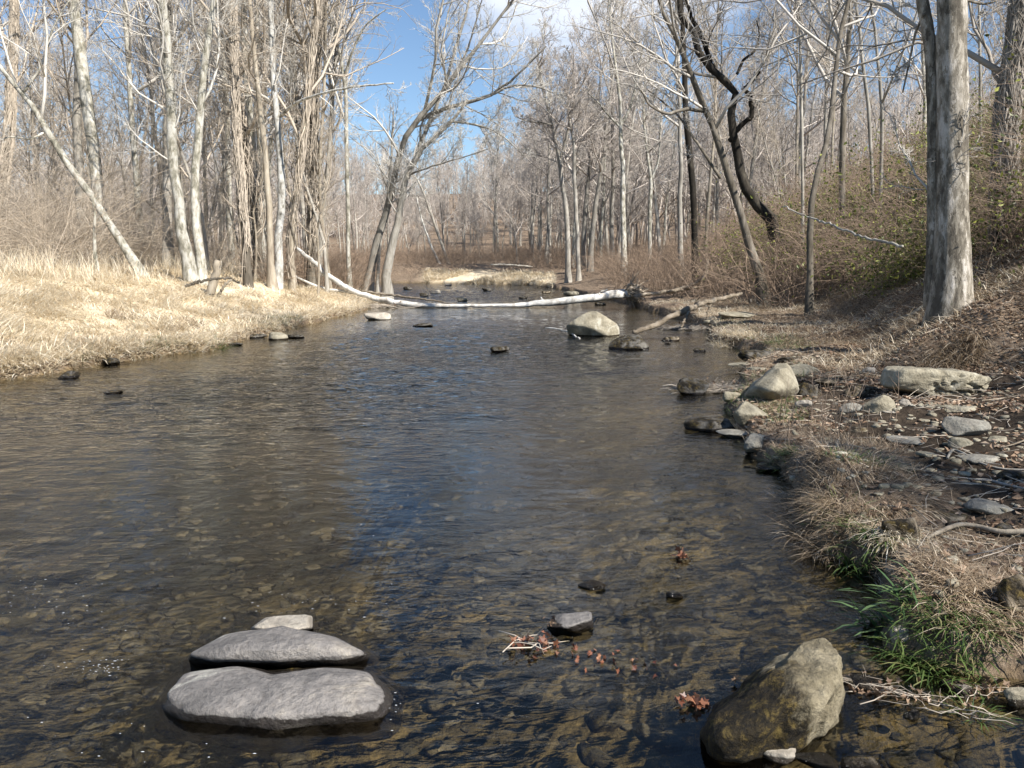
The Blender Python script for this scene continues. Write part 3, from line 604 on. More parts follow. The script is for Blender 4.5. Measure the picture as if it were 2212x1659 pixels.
protos['far'] = [proto(5, 20, .19, 66, greyb, tw_red, (18, 10, 9, 3), .010, .04, .3), proto(6, 18, .15, 67, syc, tw_grey, (18, 10, 9, 3), .010, .05, .3), proto(7, 21, .20, 68, greyb, tw_red, (18, 10, 9, 3), .010, .04, .3), proto(9, 13, .09, 70, greyb, tw_red, (18, 9, 9, 3), .009, .08, .15)]
kinds = {'near': ['straight grey', 'thin tan', 'white barked', 'slender crooked grey', 'vine hung brown', 'small scrubby tan'], 'far': ['tall grey', 'pale barked', 'heavy limbed', 'small thin grey']}
pts = []
def ok(x, y, dmin):
    for a, b in pts:
        if (a - x) ** 2 + (b - y) ** 2 < dmin * dmin: return False
    return True
def scatter(n, xr, yr, kind, wts, group, where, cond=lambda x, y: True, dmin=1.3, srange=(.8, 1.15), lean=.06, sdmin=1.5):
    k = 0; tries = 0
    pk = np.array(wts, float); pk /= pk.sum()
    while k < n and tries < 20000:
        tries += 1; y = rng.uniform(*yr); x = rng.uniform(*xr) if not callable(xr[0]) else rng.uniform(xr[0](y), xr[1](y))
        if float(lookup(sdF, x, y)) < sdmin or not cond(x, y) or not ok(x, y, dmin): continue
        pts.append((x, y)); i = rng.choice(len(pk), p=pk); s = rng.uniform(*srange)
        o = place(protos[kind][i], x, y, s, rng.uniform(0, 6.28), f'{kinds[kind][i]} bare tree {where}', group, (rng.normal() * lean, rng.normal() * lean)); k += 1
        wild.append((o, kinds[kind][i], where, CX + F * x / y))
L_gap = lambda x, y: x / y < -.20 - .0 * y
scatter(34, (lambda y: -.70 * y, lambda y: -.19 * y), (26, 44), 'near', (3, 4, 1.5, 4, .6, 3), 'trees in the woods behind the left bank', 'in front woods', L_gap, 1.0)
scatter(44, (lambda y: -.72 * y, lambda y: -.19 * y), (44, 85), 'near', (4, 3, 2, 2, .4, 1), 'deeper trees in the woods on the left', 'deeper in woods', L_gap, 1.6, sdmin=2)
scatter(60, (lambda y: -.24 * y, lambda y: -.03 * y), (92, 150), 'far', (4, 2, 3, 4), 'trees beyond the creek bend', 'beyond creek bend', lambda x, y: True, 2.0, (.45, .66), sdmin=2)
scatter(45, (lambda y: -.03 * y, lambda y: .12 * y), (76, 150), 'far', (4, 2, 3, 4), 'trees beyond the creek bend', 'past far bend', lambda x, y: y > 70 + 1, 2.0, (.72, .95), sdmin=2)
scatter(48, (lambda y: .02 * y, lambda y: .34 * y), (62, 110), 'far', (4, 2, 3, 3), 'trees on the right of the far bend', 'right of bend', lambda x, y: x / y > .03 + .0006 * (y - 60), 1.8, (.85, 1.1), sdmin=2.5)
scatter(26, (lambda y: .20 * y, lambda y: .68 * y), (30, 75), 'near', (4, 3, 1, 4, .4, 2), 'trees on the wooded hill at right', 'on brushy hillside', lambda x, y: y > 30 and x > 8, 2.0)
LM = [(120, 'at the left picture edge'), (260, 'behind the leaning sycamore'), (370, 'between leaning and twin sycamores'), (460, 'behind the twin sycamores'), (560, 'right of the twin sycamores'), (660, 'behind the bright white trunk'), (780, 'around the slender pale tree'),
      (900, 'behind the creek leaning trees'), (1010, 'over the open far water'), (1130, 'above the fallen trunk'), (1200, 'left of tall double tree'), (1290, 'behind the tall double tree'), (1380, 'behind the high forked tree'), (1460, 'behind the low forking tree'), (1560, 'around the straight dark trunk'),
      (1700, 'behind the black crooked tree'), (1800, 'around the twisting brush tree'), (1980, 'left of the thick sycamore'), (9999, 'right of the thick sycamore')]
ORD = ['first', 'second', 'third', 'fourth', 'fifth', 'sixth', 'seventh', 'eighth', 'ninth', 'tenth', 'eleventh', 'twelfth']
bk_ = {}
for o, kd, wh, px in wild:
    lm = next(l for e, l in LM if px < e); bk_.setdefault((kd, wh, lm), []).append((px, o))
for (kd, wh, lm), L__ in bk_.items():
    L__.sort(key=lambda q: q[0])
    for i, (px, o) in enumerate(L__): o['label'] = f'{kd} tree {wh}, {lm}' + (f', {ORD[i]} from left' if len(L__) > 1 else '')
# the wood that closes the view, one mass
def far_wood():
    r = np.random.default_rng(5); mb = MB()
    N = 1150; yy = r.uniform(88, 240, N); xx = r.uniform(-.8, .75, N) * yy
    keep = (lookup(sdF, xx, yy) > 3); xx, yy = xx[keep], yy[keep]
    keep = ~((np.abs(xx / yy + .06) < .16) & (yy < 150)); xx, yy = xx[keep], yy[keep]
    N = len(xx); H = r.uniform(9, 14.5, N) + 3 * ss(.05, .2, np.abs(xx / yy + .05)); zz = hz(xx, yy) - .2; K = 6
    tt = np.linspace(0, 1, K); Pt = np.zeros((N, K, 3)); Pt[:, :, 0] = xx[:, None]; Pt[:, :, 1] = yy[:, None]; Pt[:, :, 2] = zz[:, None] + H[:, None] * tt
    Pt[:, 1:, :2] += np.cumsum(r.normal(size=(N, K - 1, 2)) * .3, 1)
    R = r.uniform(.09, .2, N)[:, None] * (1 - .85 * tt)[None]
    tubes(mb, Pt, R, 5)
    a, ra = spawn(Pt, R, 12, r, .25, 1, .3, .8, 4, .2, .14, .02, .03, .4); tubes(mb, a, ra, 3, cap=False)
    b_, rb = spawn(a, ra, 9, r, .1, 1, .5, .75, 3, .22, .1, .014, .02, .5); tubes(mb, b_, rb, 3, cap=False)
    c_, rc = spawn(b_, rb, 6, r, .1, 1, .5, .7, 2, .2, .08, .012, .016, .6); tubes(mb, c_, rc, 3, cap=False)
    return mb.build('far_woodland', tw_red)
tag(far_wood(), 'dense far off leafless woodland closing the view', kind='stuff')
# trees on the bank behind and beside the viewer, whose shade falls across the right bank
for i, (x, y, s, k) in enumerate([(7.6, .9, .5, 0), (12.5, 1.5, .6, 2), (13, -4, .7, 4), (10.5, 2.5, .55, 3)]):
    place(protos['near'][k], x, y, s, i * 1.7, 'bare tree on the right bank beside the viewer, ' + ['first', 'second', 'third', 'fourth', 'fifth', 'sixth'][i] + ' from the water', 'trees beside the viewer')

# ---------------------------------------------------------------- brush, brambles and vines
def canes(name, x, y, hgt, rad, seed, mat, twn=4, K=6, arch=.5, dens_r=.004, lab='', sub=True):
    r = np.random.default_rng(seed); N = len(x)
    p = np.stack([x, y, hz(x, y) - .05], -1); an = r.uniform(0, 6.28, N)
    d = nrm(np.stack([np.cos(an) * arch, np.sin(an) * arch, np.ones(N)], -1)); h = hgt * r.uniform(.5, 1.15, N)
    out = [p]; hd = np.stack([np.cos(an), np.sin(an), np.zeros(N)], -1)
    for k in range(K - 1):
        d = nrm(d + .22 * r.normal(size=(N, 3)) + hd * arch * .22 - UP * arch * .24 * k / K * 2); out.append(out[-1] + d * (h / (K - 1) * 1.35)[:, None])
    Q = np.stack(out, 1); g_ = hz(Q[..., 0], Q[..., 1]); Q[..., 2] = np.maximum(Q[..., 2], g_ + .01)
    R = (rad * r.uniform(.5, 1.3, N))[:, None] * np.linspace(1, .45, K)[None]
    mb = MB(); tubes(mb, Q, R, 3, cap=False)
    if twn:
        c_, rc = spawn(Q, R, twn, r, .15, 1, .35, .9, 4, .32, .03, .012, dens_r * .6, .5); tubes(mb, c_, rc, 3, cap=False)
        if sub: d_, rd_ = spawn(c_, rc, 2, r, .2, 1, .5, .8, 3, .3, 0, .012, dens_r * .5, .6); tubes(mb, d_, rd_, 3, cap=False)
    return tag(mb.build(name, mat), lab, kind='stuff'), Q
def rnd_region(n, xr, yr, cond, seed):
    r = np.random.default_rng(seed); xs, ys = [], []; c_ = 0
    while c_ < n:
        y = r.uniform(*yr, 40000); x = (xr[0](y) + (xr[1](y) - xr[0](y)) * r.random(40000)) if callable(xr[0]) else r.uniform(*xr, 40000)
        F_ = [lookup(a, x, y) for a in (sdF, leftF, dlF, drF, tdF)]; k = cond(x, y, *F_); xs.append(x[k]); ys.append(y[k]); c_ += k.sum()
        if k.sum() == 0: break
    return np.concatenate(xs)[:n], np.concatenate(ys)[:n]
clump = lambda x, y, s=.35, sd_=40, th=0: fb2(x, y, s, 3, sd_) > th
x, y = rnd_region(8500, (lambda y: -.75 * y, lambda y: -.13 * y), (17, 48), lambda x, y, sd, lf, dl, dr, td: lf & (sd > 7.0 + 2 * fb2(x, y, .3, 2, 41)) & clump(x, y, .3, 40, -.3), 71)
canes('bramble_thicket', x, y, np.where(rng.random(len(x)) < .25, 4.0, 2.2), .007, 71, cane_l, 5, lab='tangled tan brambles and saplings behind the pale grass bank')
x, y = rnd_region(2600, (lambda y: -.3 * y, lambda y: -.12 * y), (28, 60), lambda x, y, sd, lf, dl, dr, td: lf & (sd > .8) & (sd < 9) & ((y > 33.5) | (x / y < -.275)), 72)
canes('waterside_brush', x, y, 1.6, .008, 72, cane, 4, lab='low brown brush at the feet of the trees leaning over the creek')
x, y = rnd_region(12000, (lambda y: -.25 * y, lambda y: .5 * y), (22, 100), lambda x, y, sd, lf, dl, dr, td: (~lf) & (sd > 1.2 + 1.2 * ss(30, 20, y) + 1.2 * ss(45, 60, y) * ss(-.12, -.09, x / y)) & ((td > -3.5 + 3 * ss(30, 20, y)) | (y > 55)) & (td < 9) & clump(x, y, .25, 42, -.25), 73)
canes('riverside_brush', x, y, 1.9, .010, 73, cane, 4, lab='reddish brown leafless brush along the right bank in the distance')
x, y = rnd_region(13000, (3.5, 26), (8.5, 34), lambda x, y, sd, lf, dl, dr, td: (~lf) & (td > 2.3 - 1.3 * ss(12, 20, y)) & (td < 12) & ((x - 5.7) ** 2 + (y - 11) ** 2 > 1.0) & (x / y < .8) & clump(x, y, .5, 43, -.35), 74)
_, Qv = canes('vine_tangle', x, y, np.clip(1.5 + .10 * (x - 6) + 1.6 * fb2(x, y, .5, 2, 57), .6, 3.6), .005, 74, cane, 4, arch=.9, lab='mass of tangled vines and brambles over the right hillside')
def leaves(name, Pn, size, mat, seed, lab, flat=.0):
    r = np.random.default_rng(seed); N = len(Pn)
    u = nrm(r.normal(size=(N, 3)) * np.array([1, 1, 1 - flat])); v_ = nrm(np.cross(u, r.normal(size=(N, 3)) * np.array([1 - flat, 1 - flat, 1]))); n_ = np.cross(u, v_)
    s = (size * r.uniform(.6, 1.3, N))[:, None]
    V = np.stack([Pn - u * s, Pn - v_ * s * .55 + n_ * s * .25, Pn + u * s, Pn + v_ * s * .55 + n_ * s * .25], 1)
    b0 = np.arange(N)[:, None] * 4
    Tn = np.concatenate([b0 + np.array([[0, 1, 2]]), b0 + np.array([[0, 2, 3]])])
    return tag(mesh(name, V.reshape(-1, 3), [Tn], mat, smooth=False), lab, kind='stuff')
r = np.random.default_rng(9); k = r.integers(0, len(Qv), 300000); j = r.integers(1, 6, 300000); pv = Qv[k, j] + r.normal(size=(300000, 3)) * .16
fq = fb2(pv[:, 0], pv[:, 1], .45, 3, 50) + .5 * ss(4, 0, np.hypot(pv[:, 0] - 7.6, pv[:, 1] - 17)); pv = pv[(r.random(len(pv)) < np.clip(.30 + 1.5 * (fq + .05), .22, 1))]
leaves('vine_leaves', pv, .042, vinel, 10, 'small green leaves on the vines over the right hillside')

# ---------------------------------------------------------------- grass
def blades(mb, x, y, h, wd, seed, lean=.5, ldir=None, droop=.4, base=None, seg=3):
    r = np.random.default_rng(seed); N = len(x)
    p = np.stack([x, y, (hz(x, y) if base is None else base) - .01], -1)
    an = r.uniform(0, 6.28, N) if ldir is None else ldir + r.normal(size=N) * .95
    hd = np.stack([np.cos(an), np.sin(an), np.zeros(N)], -1); h = h * r.uniform(.35, 1.3, N); dv = droop * r.uniform(.2, 1.7, N)[:, None]; wd = wd * r.uniform(.6, 1.3, N)
    sd_ = np.stack([-np.sin(an + r.normal(size=N) * .8), np.cos(an), np.zeros(N)], -1); sd_ = nrm(sd_)
    ln = lean * r.uniform(.3, 1.5, N); Vs = []
    d = nrm(hd * ln[:, None] + UP)
    for k in range(seg + 1):
        wk = wd * (1 - .35 * k / seg) * .5
        if k < seg: Vs += [p - sd_ * wk[:, None], p + sd_ * wk[:, None]]
        else: Vs += [p]
        d = nrm(d + hd * dv - UP * dv * .9 * k / seg + .16 * r.normal(size=(N, 3))); p = p + d * (h / seg)[:, None]
    V = np.stack(Vs, 1); nv = V.shape[1]; b0 = np.arange(N)[:, None] * nv; Q = []
    for k in range(seg - 1): Q.append(b0 + np.array([[2 * k, 2 * k + 1, 2 * k + 3, 2 * k + 2]]))
    mb.add(V.reshape(-1, 3), np.concatenate(Q), b0 + np.array([[2 * seg - 2, 2 * seg - 1, 2 * seg]]))
mb = MB()
x, y = rnd_region(190000, (lambda y: -.78 * y, lambda y: -.1 * y), (9, 42), lambda x, y, sd, lf, dl, dr, td: lf & (sd > -.05) & (sd < 11 + 2 * fb2(x, y, .4, 2, 44)) & ((fb2(x, y, 1.9, 3, 49) > -.35) | (rng.random(len(x)) < .4)) & (rng.random(len(x)) < np.clip(14 / y, 0, 1) ** 1.0), 81)
hh = .22 + .30 * np.clip(fb2(x, y, 1.3, 3, 45), -.3, 1)
ld = 3.0 * fb2(x, y, .5, 2, 46) - 1.0
blades(mb, x, y, hh, .009 + .0003 * y, 82, 1.4, ld, .5)
x, y = rnd_region(22000, (lambda y: -.78 * y, lambda y: -.1 * y), (9, 42), lambda x, y, sd, lf, dl, dr, td: lf & (sd > -.02) & (sd < .5), 183)
blades(mb, x, y, .30, .009 + .0003 * y, 184, 1.6, None, .6)
x, y = rnd_region(5000, (lambda y: -.78 * y, lambda y: -.1 * y), (12, 34), lambda x, y, sd, lf, dl, dr, td: lf & (sd > 4) & (sd < 10) & clump(x, y, .6, 47, .1), 83)
blades(mb, x, y, .75, .008, 84, .3, None, .15)
tag(mb.build('straw_grass', straw), 'pale matted straw coloured grass covering the left bank', kind='stuff')
mb = MB()
x, y = rnd_region(16000, (lambda y: -.3 * y, lambda y: .25 * y), (46, 78), lambda x, y, sd, lf, dl, dr, td: (~lf) & (x / y > -.105) & (sd > .1) & (sd < 3.2) & (x / y < .05) & clump(x, y, .25, 48, -.1), 85)
blades(mb, x, y, .5, .03, 86, 1.2, None, .5)
tag(mb.build('far_bank_grass', straw), 'pale dry grass on the far bank at the creek bend', kind='stuff')
mb = MB()
x, y = rnd_region(60000, (1.2, 9), (2.6, 24), lambda x, y, sd, lf, dl, dr, td: (~lf) & (sd > .02) & (td < 1.5) & (x / y < .7) & ((fb2(x, y, 1.3, 3, 52) > .05) | (rng.random(len(x)) < .14)) & ((y > 10.6) | (sd < .75 + .3 * fb2(x, y, 1, 2, 53))) & ((x < 2.9) | (y > 10)) & (rng.random(len(x)) < np.clip(9 / y, 0, 1)), 87)
blades(mb, x, y, .13 + .07 * fb2(x, y, 2, 2, 54), .0038, 88, 1.2, None, .6)
x, y = rnd_region(52000, (3, 12), (9.0, 26), lambda x, y, sd, lf, dl, dr, td: (~lf) & (sd > .05) & (td > -.8 - 4 * ss(11.5, 13, y)) & (td < 3.6) & (x / y < .72) & ((fb2(x, y, 1.2, 3, 58) > -.1) | (rng.random(len(x)) < .25)), 187)
blades(mb, x, y, .18 + .16 * np.clip(fb2(x, y, 1.2, 3, 58), 0, 1), .008, 189, 1.5, None, .6)
x, y = rnd_region(26000, (3, 13), (10.5, 30), lambda x, y, sd, lf, dl, dr, td: (~lf) & (sd > .05) & (td > -4) & (td < 3) & (x / y < .72) & (fb2(x, y, .8, 3, 62) > .12), 191)
mbs = MB(); blades(mbs, x, y, .20 + .14 * np.clip(fb2(x, y, 1.2, 3, 58), 0, 1), .009, 192, 1.5, None, .6)
tag(mbs.build('pale_grass', straw), 'pale dry grass patches on the sunlit part of the right bank', kind='stuff')
x, y = rnd_region(16000, (lambda y: -.78 * y, lambda y: -.1 * y), (10, 36), lambda x, y, sd, lf, dl, dr, td: lf & (sd > 0) & (sd < 11) & ((fb2(x, y, .9, 3, 66) > .42) | ((sd < .5) & (fb2(x, y, .8, 2, 67) > .1))), 193)
blades(mb, x, y, .34, .009, 194, 1.0, None, .5)
tag(mb.build('dry_grass', drygrass), 'dry brown grass over the right bank and in patches on the left', kind='stuff')
mb = MB()
x, y = rnd_region(7000, (1.2, 9), (2.6, 20), lambda x, y, sd, lf, dl, dr, td: (~lf) & (sd > -.02) & (sd < .55 + .02 * y) & (x / y < .7) & (fb2(x, y, 1.1, 3, 55) > .12) & (rng.random(len(x)) < np.clip(5 / y, 0, 1)), 89)
blades(mb, x, y, .12, .005, 90, .9, None, .5)
x, y = rnd_region(3500, (-12, -3), (11, 25), lambda x, y, sd, lf, dl, dr, td: lf & (sd > 0) & (sd < .45) & (fb2(x, y, .7, 2, 56) > .0), 91)
blades(mb, x, y, .16, .009, 92, .9, None, .5)
tag(mb.build('green_grass', greeng), 'short fresh green grass growing along the water edge', kind='stuff')

def tuft(px, py, rad_, n, h, wd, mat, seed, label, lean=.9, droop=.5, ldir=None, group=None, name='grass_tuft', cat='grass tuft', lift=0):
    c0 = T(px, py); r = np.random.default_rng(seed); a = r.uniform(0, 6.28, n); q = rad_ * np.sqrt(r.random(n))
    mb = MB(); x = c0[0] + np.cos(a) * q; y = c0[1] + np.sin(a) * q; bz = np.maximum(hz(x, y), -.01) + lift
    blades(mb, x, y, h, wd, seed, lean, ldir, droop, base=bz, seg=4)
    o = mb.build(name, mat, off=c0); o.location = c0
    return tag(o, label, cat, group)
W = math.pi
tuft(1765, 1120, .13, 380, .22, .0045, drygrass, 201, 'pale dry tuft hanging over the water left of the bright green tuft', 1.2, .9, W)
tuft(1800, 1175, .12, 320, .20, .0045, drygrass, 215, 'brownish dry tuft drooping at the water just below the shaggy hump', 1.2, .9, -2.6)
tuft(1870, 1190, .13, 170, .22, .009, greeng, 202, 'bright green grass tuft drooping over the water between two dry tufts', 1.1, .5, -1.8)
tuft(1945, 1160, .13, 420, .22, .005, straw, 203, 'pale dry tuft drooping over a brown stone right of the green tuft', 1.3, .9, -2.2)
tuft(1815, 985, .34, 750, .20, .0045, drygrass, 204, 'tall shaggy dry tuft at the top of the grassy hump by the water', .9, .6)
tuft(1890, 1060, .30, 600, .18, .0045, drygrass, 216, 'matted brown tuft on the middle of the grassy hump', 1.1, .7)
tuft(1745, 1060, .12, 300, .18, .0045, drygrass, 217, 'dry brown tuft hanging from the left side of the grassy hump', 1.3, .9, W)
tuft(1820, 1100, .14, 160, .13, .006, greeng, 218, 'small dark green patch of grass in the side of the hump', 1.0, .6)
tuft(1700, 985, .14, 200, .15, .006, greeng, 205, 'green grass tuft beside the small round rock at the water edge', 1.2, .6, W)
tuft(1930, 1320, .10, 60, .22, .017, bladeg, 206, 'broad bladed green plant leaning over the water edge', 1.0, .45, W)
tuft(2030, 1370, .18, 480, .20, .006, greeng, 207, 'dark green fine grass tuft low on the bank at right', 1.2, .6, -2.0)
tuft(2130, 1330, .2, 500, .18, .005, drygrass, 208, 'greyish dry tuft beside the dark green fine grass', 1.2, .6, -2.4)
tuft(2060, 1230, .22, 420, .16, .005, drygrass, 209, 'short pale tuft below the curved root at right', 1.3, .6, -2.4)
tuft(2110, 1540, .05, 50, .10, .005, greeng, 210, 'tiny green tuft standing in the leafy shallows at bottom right', .8, .4)
tuft(1590, 725, .45, 900, .32, .009, straw, 211, 'pale shaggy grass tuft hanging over the creek beside the driftwood log', 1.2, .6, -2.6)
tuft(2060, 770, .35, 700, .42, .007, drygrass, 212, 'drooping dry tuft on the bank just above the long slab rock', 1.2, .8, -2.0)
tuft(1690, 745, .25, 300, .2, .008, greeng, 213, 'yellow green tuft on the bank behind the upright rock', 1.0, .5)
tuft(460, 745, .3, 200, .22, .01, greeng, 214, 'green tuft at the water edge of the straw bank', 1.0, .5)
# weed stalks
mbw = MB(); r = np.random.default_rng(77)
c0 = T(1800, 960); N = 26; p0 = np.stack([c0[0] + r.normal(size=N) * .18, c0[1] + r.normal(size=N) * .3, np.zeros(N)], -1); p0[:, 2] = hz(p0[:, 0], p0[:, 1])
Q, R = spawn(np.stack([p0, p0 + UP * .05], 1), np.full((N, 2), .004), 1, r, 0, .2, .45, .2, 5, .08, .1, .01, .0022, .6, absL=True)
tubes(mbw, Q, R, 4); c_, rc = spawn(Q, R, 5, r, .4, 1, .3, .7, 3, .2, .1, .01, .0014, .6); tubes(mbw, c_, rc, 3, cap=False)
tag(mbw.build('weed_stalks', cane), 'dead upright weed stalks standing in the shaggy dry tuft', 'weeds')

# ---------------------------------------------------------------- leaf litter, twigs, pebbles on the right bank
def litterset(name, n, cond, size, seed, lab, xr=(1, 10), yr=(2.5, 20), mat=litter):
    x, y = rnd_region(n, xr, yr, cond, seed); r = np.random.default_rng(seed)
    Pn = np.stack([x, y, np.maximum(hz(x, y), -.004) + .008 + .012 * r.random(len(x))], -1)
    return leaves(name, Pn, size, mat, seed, lab, .75)
litterset('leaf_litter', 34000, lambda x, y, sd, lf, dl, dr, td: (~lf) & (sd > .05) & (td < 4.5) & (x / y < .75) & (rng.random(len(x)) < np.clip(.25 + .6 * fb2(x, y, 1.2, 3, 60) + .3 * ss(-1, 0, td), .05, 1)), .027, 301, 'scattered brown dead leaves over the right bank')
x, y = rnd_region(3000, (1, 11), (2.6, 24), lambda x, y, sd, lf, dl, dr, td: (~lf) & (sd > .05) & (td < 2.5) & (x / y < .75), 303); r = np.random.default_rng(304)
N = len(x); p = np.stack([x, y, hz(x, y) + .012], -1); an = r.uniform(0, 6.28, N); d = np.stack([np.cos(an), np.sin(an), r.normal(size=N) * .15], -1); L_ = r.uniform(.04, .3, N)
q = [p]
for k in range(3): d = nrm(d + .2 * r.normal(size=(N, 3)) * np.array([1, 1, .4])); z_ = q[-1] + d * (L_ / 3)[:, None]; z_[:, 2] = np.maximum(z_[:, 2], hz(z_[:, 0], z_[:, 1]) + .006); q.append(z_)
mb = MB(); tubes(mb, np.stack(q, 1), (L_ * .010 + .0012)[:, None] * np.linspace(1, .5, 4)[None], 4)
tag(mb.build('fallen_twigs', tw_tan), 'thin fallen twigs lying over the right bank', kind='stuff')

# ---------------------------------------------------------------- rocks
def icos(sub=4):
    import bmesh
    bm = bmesh.new(); bmesh.ops.create_icosphere(bm, subdivisions=sub, radius=1)
    V = np.array([v.co[:] for v in bm.verts]); T_ = np.array([[v.index for v in f.verts] for f in bm.faces]); bm.free(); return nrm(V), T_
ICO = {s: icos(s) for s in (2, 3, 4, 5, 6)}
def facet(seed, sharp=14, npl=11, flat=0, sub=5, nz_=.03):
    """unit rock: soft intersection of random planes"""
    r = np.random.default_rng(seed); V, T_ = ICO[sub]
    pn = nrm(r.normal(size=(npl, 3))); pd = r.uniform(.62, 1.0, npl)
    if flat: pn = np.vstack([pn, nrm(np.array([[r.normal() * .12, r.normal() * .12 - .08, 1.]]))]); pd = np.r_[pd, .62]
    dt_ = V @ pn.T; inv = np.clip(dt_, 0, None) / pd; rad_ = (inv ** sharp).sum(1) ** (-1 / sharp); rad_ = np.minimum(rad_, 1.25)
    W_ = V * rad_[:, None]; W_ = W_ * (1 + nz_ * fbm(W_ * 3.0 + seed, 5, seed % 97))[:, None]
    W_ -= (W_.max(0) + W_.min(0)) / 2; W_ /= (W_.max(0) - W_.min(0)) / 2
    return W_, T_
def rock(x0, y0, x1, y1, mat, label, seed, kind='facet', dep=.75, sub=None, group=None, rot=0.0, sink=.25, name='rock', cat='rock', hf=None, at_water=False, flat=1, sharp=14, nz_=.03):
    """a rock whose picture box is x0..x1, y0..y1 (front foot on y1)"""
    c0 = G((x0 + x1) / 2, y1) if at_water else T((x0 + x1) / 2, y1)
    Yd = c0[1]; wd = (x1 - x0) * Yd / F; dp = wd * dep; phi = math.atan2(CAMZ - c0[2], Yd)
    Ht = (y1 - y0) * Yd / F; h = hf * Ht if hf else max(.35 * Ht, Ht - .75 * dp * math.sin(phi)); dp = min(dp, max(.2 * wd, (Ht - h * .6) / math.sin(phi))) if not hf else dp
    sub = sub or (5 if (x1 - x0) > 60 else 4 if (x1 - x0) > 25 else 3)
    V, T_ = facet(seed, sharp, 11, flat, sub, nz_)
    if rot: c_, s_ = math.cos(rot), math.sin(rot); V = np.stack([V[:, 0] * c_ + V[:, 2] * s_, V[:, 1], -V[:, 0] * s_ + V[:, 2] * c_], -1); V /= np.abs(V).max(0)
    tot = h * (1 + sink * 2)
    V = V * np.array([wd / 2, dp / 2, tot / 2]) ; V[:, 2] += h - tot / 2
    o = mesh(name, V, [T_], mat); o.location = (c0[0], c0[1] + dp * .5, c0[2])
    return tag(o, label, cat, group)
def ringrock(rings, mat, label, seed, n=120, steps=14, nz_=.012, name='rock', crown=0.0, cat='rock', sc=6.0):
    """rings: (z, [(px,py)...]) outlines projected on level z, lofted from low to high"""
    R_ = []; an = np.linspace(0, 2 * math.pi, n, endpoint=False)
    for z_, pp in rings:
        q = np.array([G(a, b, z_)[:2] for a, b in pp]); c_ = q.mean(0); rel = q - c_
        th = np.arctan2(rel[:, 1], rel[:, 0]); o_ = np.argsort(th); rel = rel[o_]; th = th[o_]
        rel = np.vstack([rel, rel[:1]]); rad_ = np.zeros(n)
        for i in range(n):
            dx, dy = math.cos(an[i]), math.sin(an[i]); best = 0
            for a, b in zip(rel[:-1], rel[1:]):
                e = b - a; den = dx * e[1] - dy * e[0]
                if abs(den) < 1e-12: continue
                tq = (a[0] * e[1] - a[1] * e[0]) / den; u = (a[0] * dy - a[1] * dx) / den
                if tq > 0 and -1e-6 <= u <= 1 + 1e-6: best = max(best, tq)
            rad_[i] = best
        k_ = np.array([.06, .24, .4, .24, .06]); rad_ = sum(w_ * np.roll(rad_, s_) for w_, s_ in zip(k_, range(-2, 3)))
        R_.append(np.concatenate([c_[None] + rad_[:, None] * np.stack([np.cos(an), np.sin(an)], -1), np.full((n, 1), z_)], 1))
    R_ = np.array(R_); K = (len(R_) - 1) * steps + 1; u = np.linspace(0, len(R_) - 1, K); out = np.empty((K, n, 3))
    Pp = np.concatenate([2 * R_[:1] - R_[1:2], R_, 2 * R_[-1:] - R_[-2:-1]])
    for k in range(K):
        i = min(int(u[k]), len(R_) - 2); f = u[k] - i; a, b, c_, d = Pp[i], Pp[i + 1], Pp[i + 2], Pp[i + 3]
        m0, m1 = .35 * (c_ - a), .35 * (d - b)
        out[k] = (2 * f ** 3 - 3 * f * f + 1) * b + (f ** 3 - 2 * f * f + f) * m0 + (3 * f * f - 2 * f ** 3) * c_ + (f ** 3 - f * f) * m1
    ctr_ = out[-1].mean(0); m_ = 16; caps = []
    for k in range(1, m_):
        f = k / m_; q = out[-1] * (1 - f) + ctr_ * f; q[:, 2] += crown * (1 - (1 - f) ** 2); caps.append(q)
    A = np.concatenate([out.reshape(-1, 3)] + caps + [ctr_[None] + [[0, 0, crown]]])
    nr = K + m_ - 1; a = (np.arange(nr - 1) * n)[:, None] + np.arange(n)[None]; b = (np.arange(nr - 1) * n)[:, None] + ((np.arange(n) + 1) % n)[None]
    Q = np.stack([a, b, b + n, a + n], -1).reshape(-1, 4); l = (nr - 1) * n; T_ = np.stack([l + np.arange(n), l + (np.arange(n) + 1) % n, np.full(n, nr * n)], -1)
    c3 = A.mean(0); dr_ = nrm(A - c3)
    A = A + dr_ * (nz_ * fbm(A * sc + seed, 5, seed))[:, None]
    org = np.array([c3[0], c3[1], 0]); o = mesh(name, A - org, [Q, T_], mat); o.location = org
    return tag(o, label, cat)
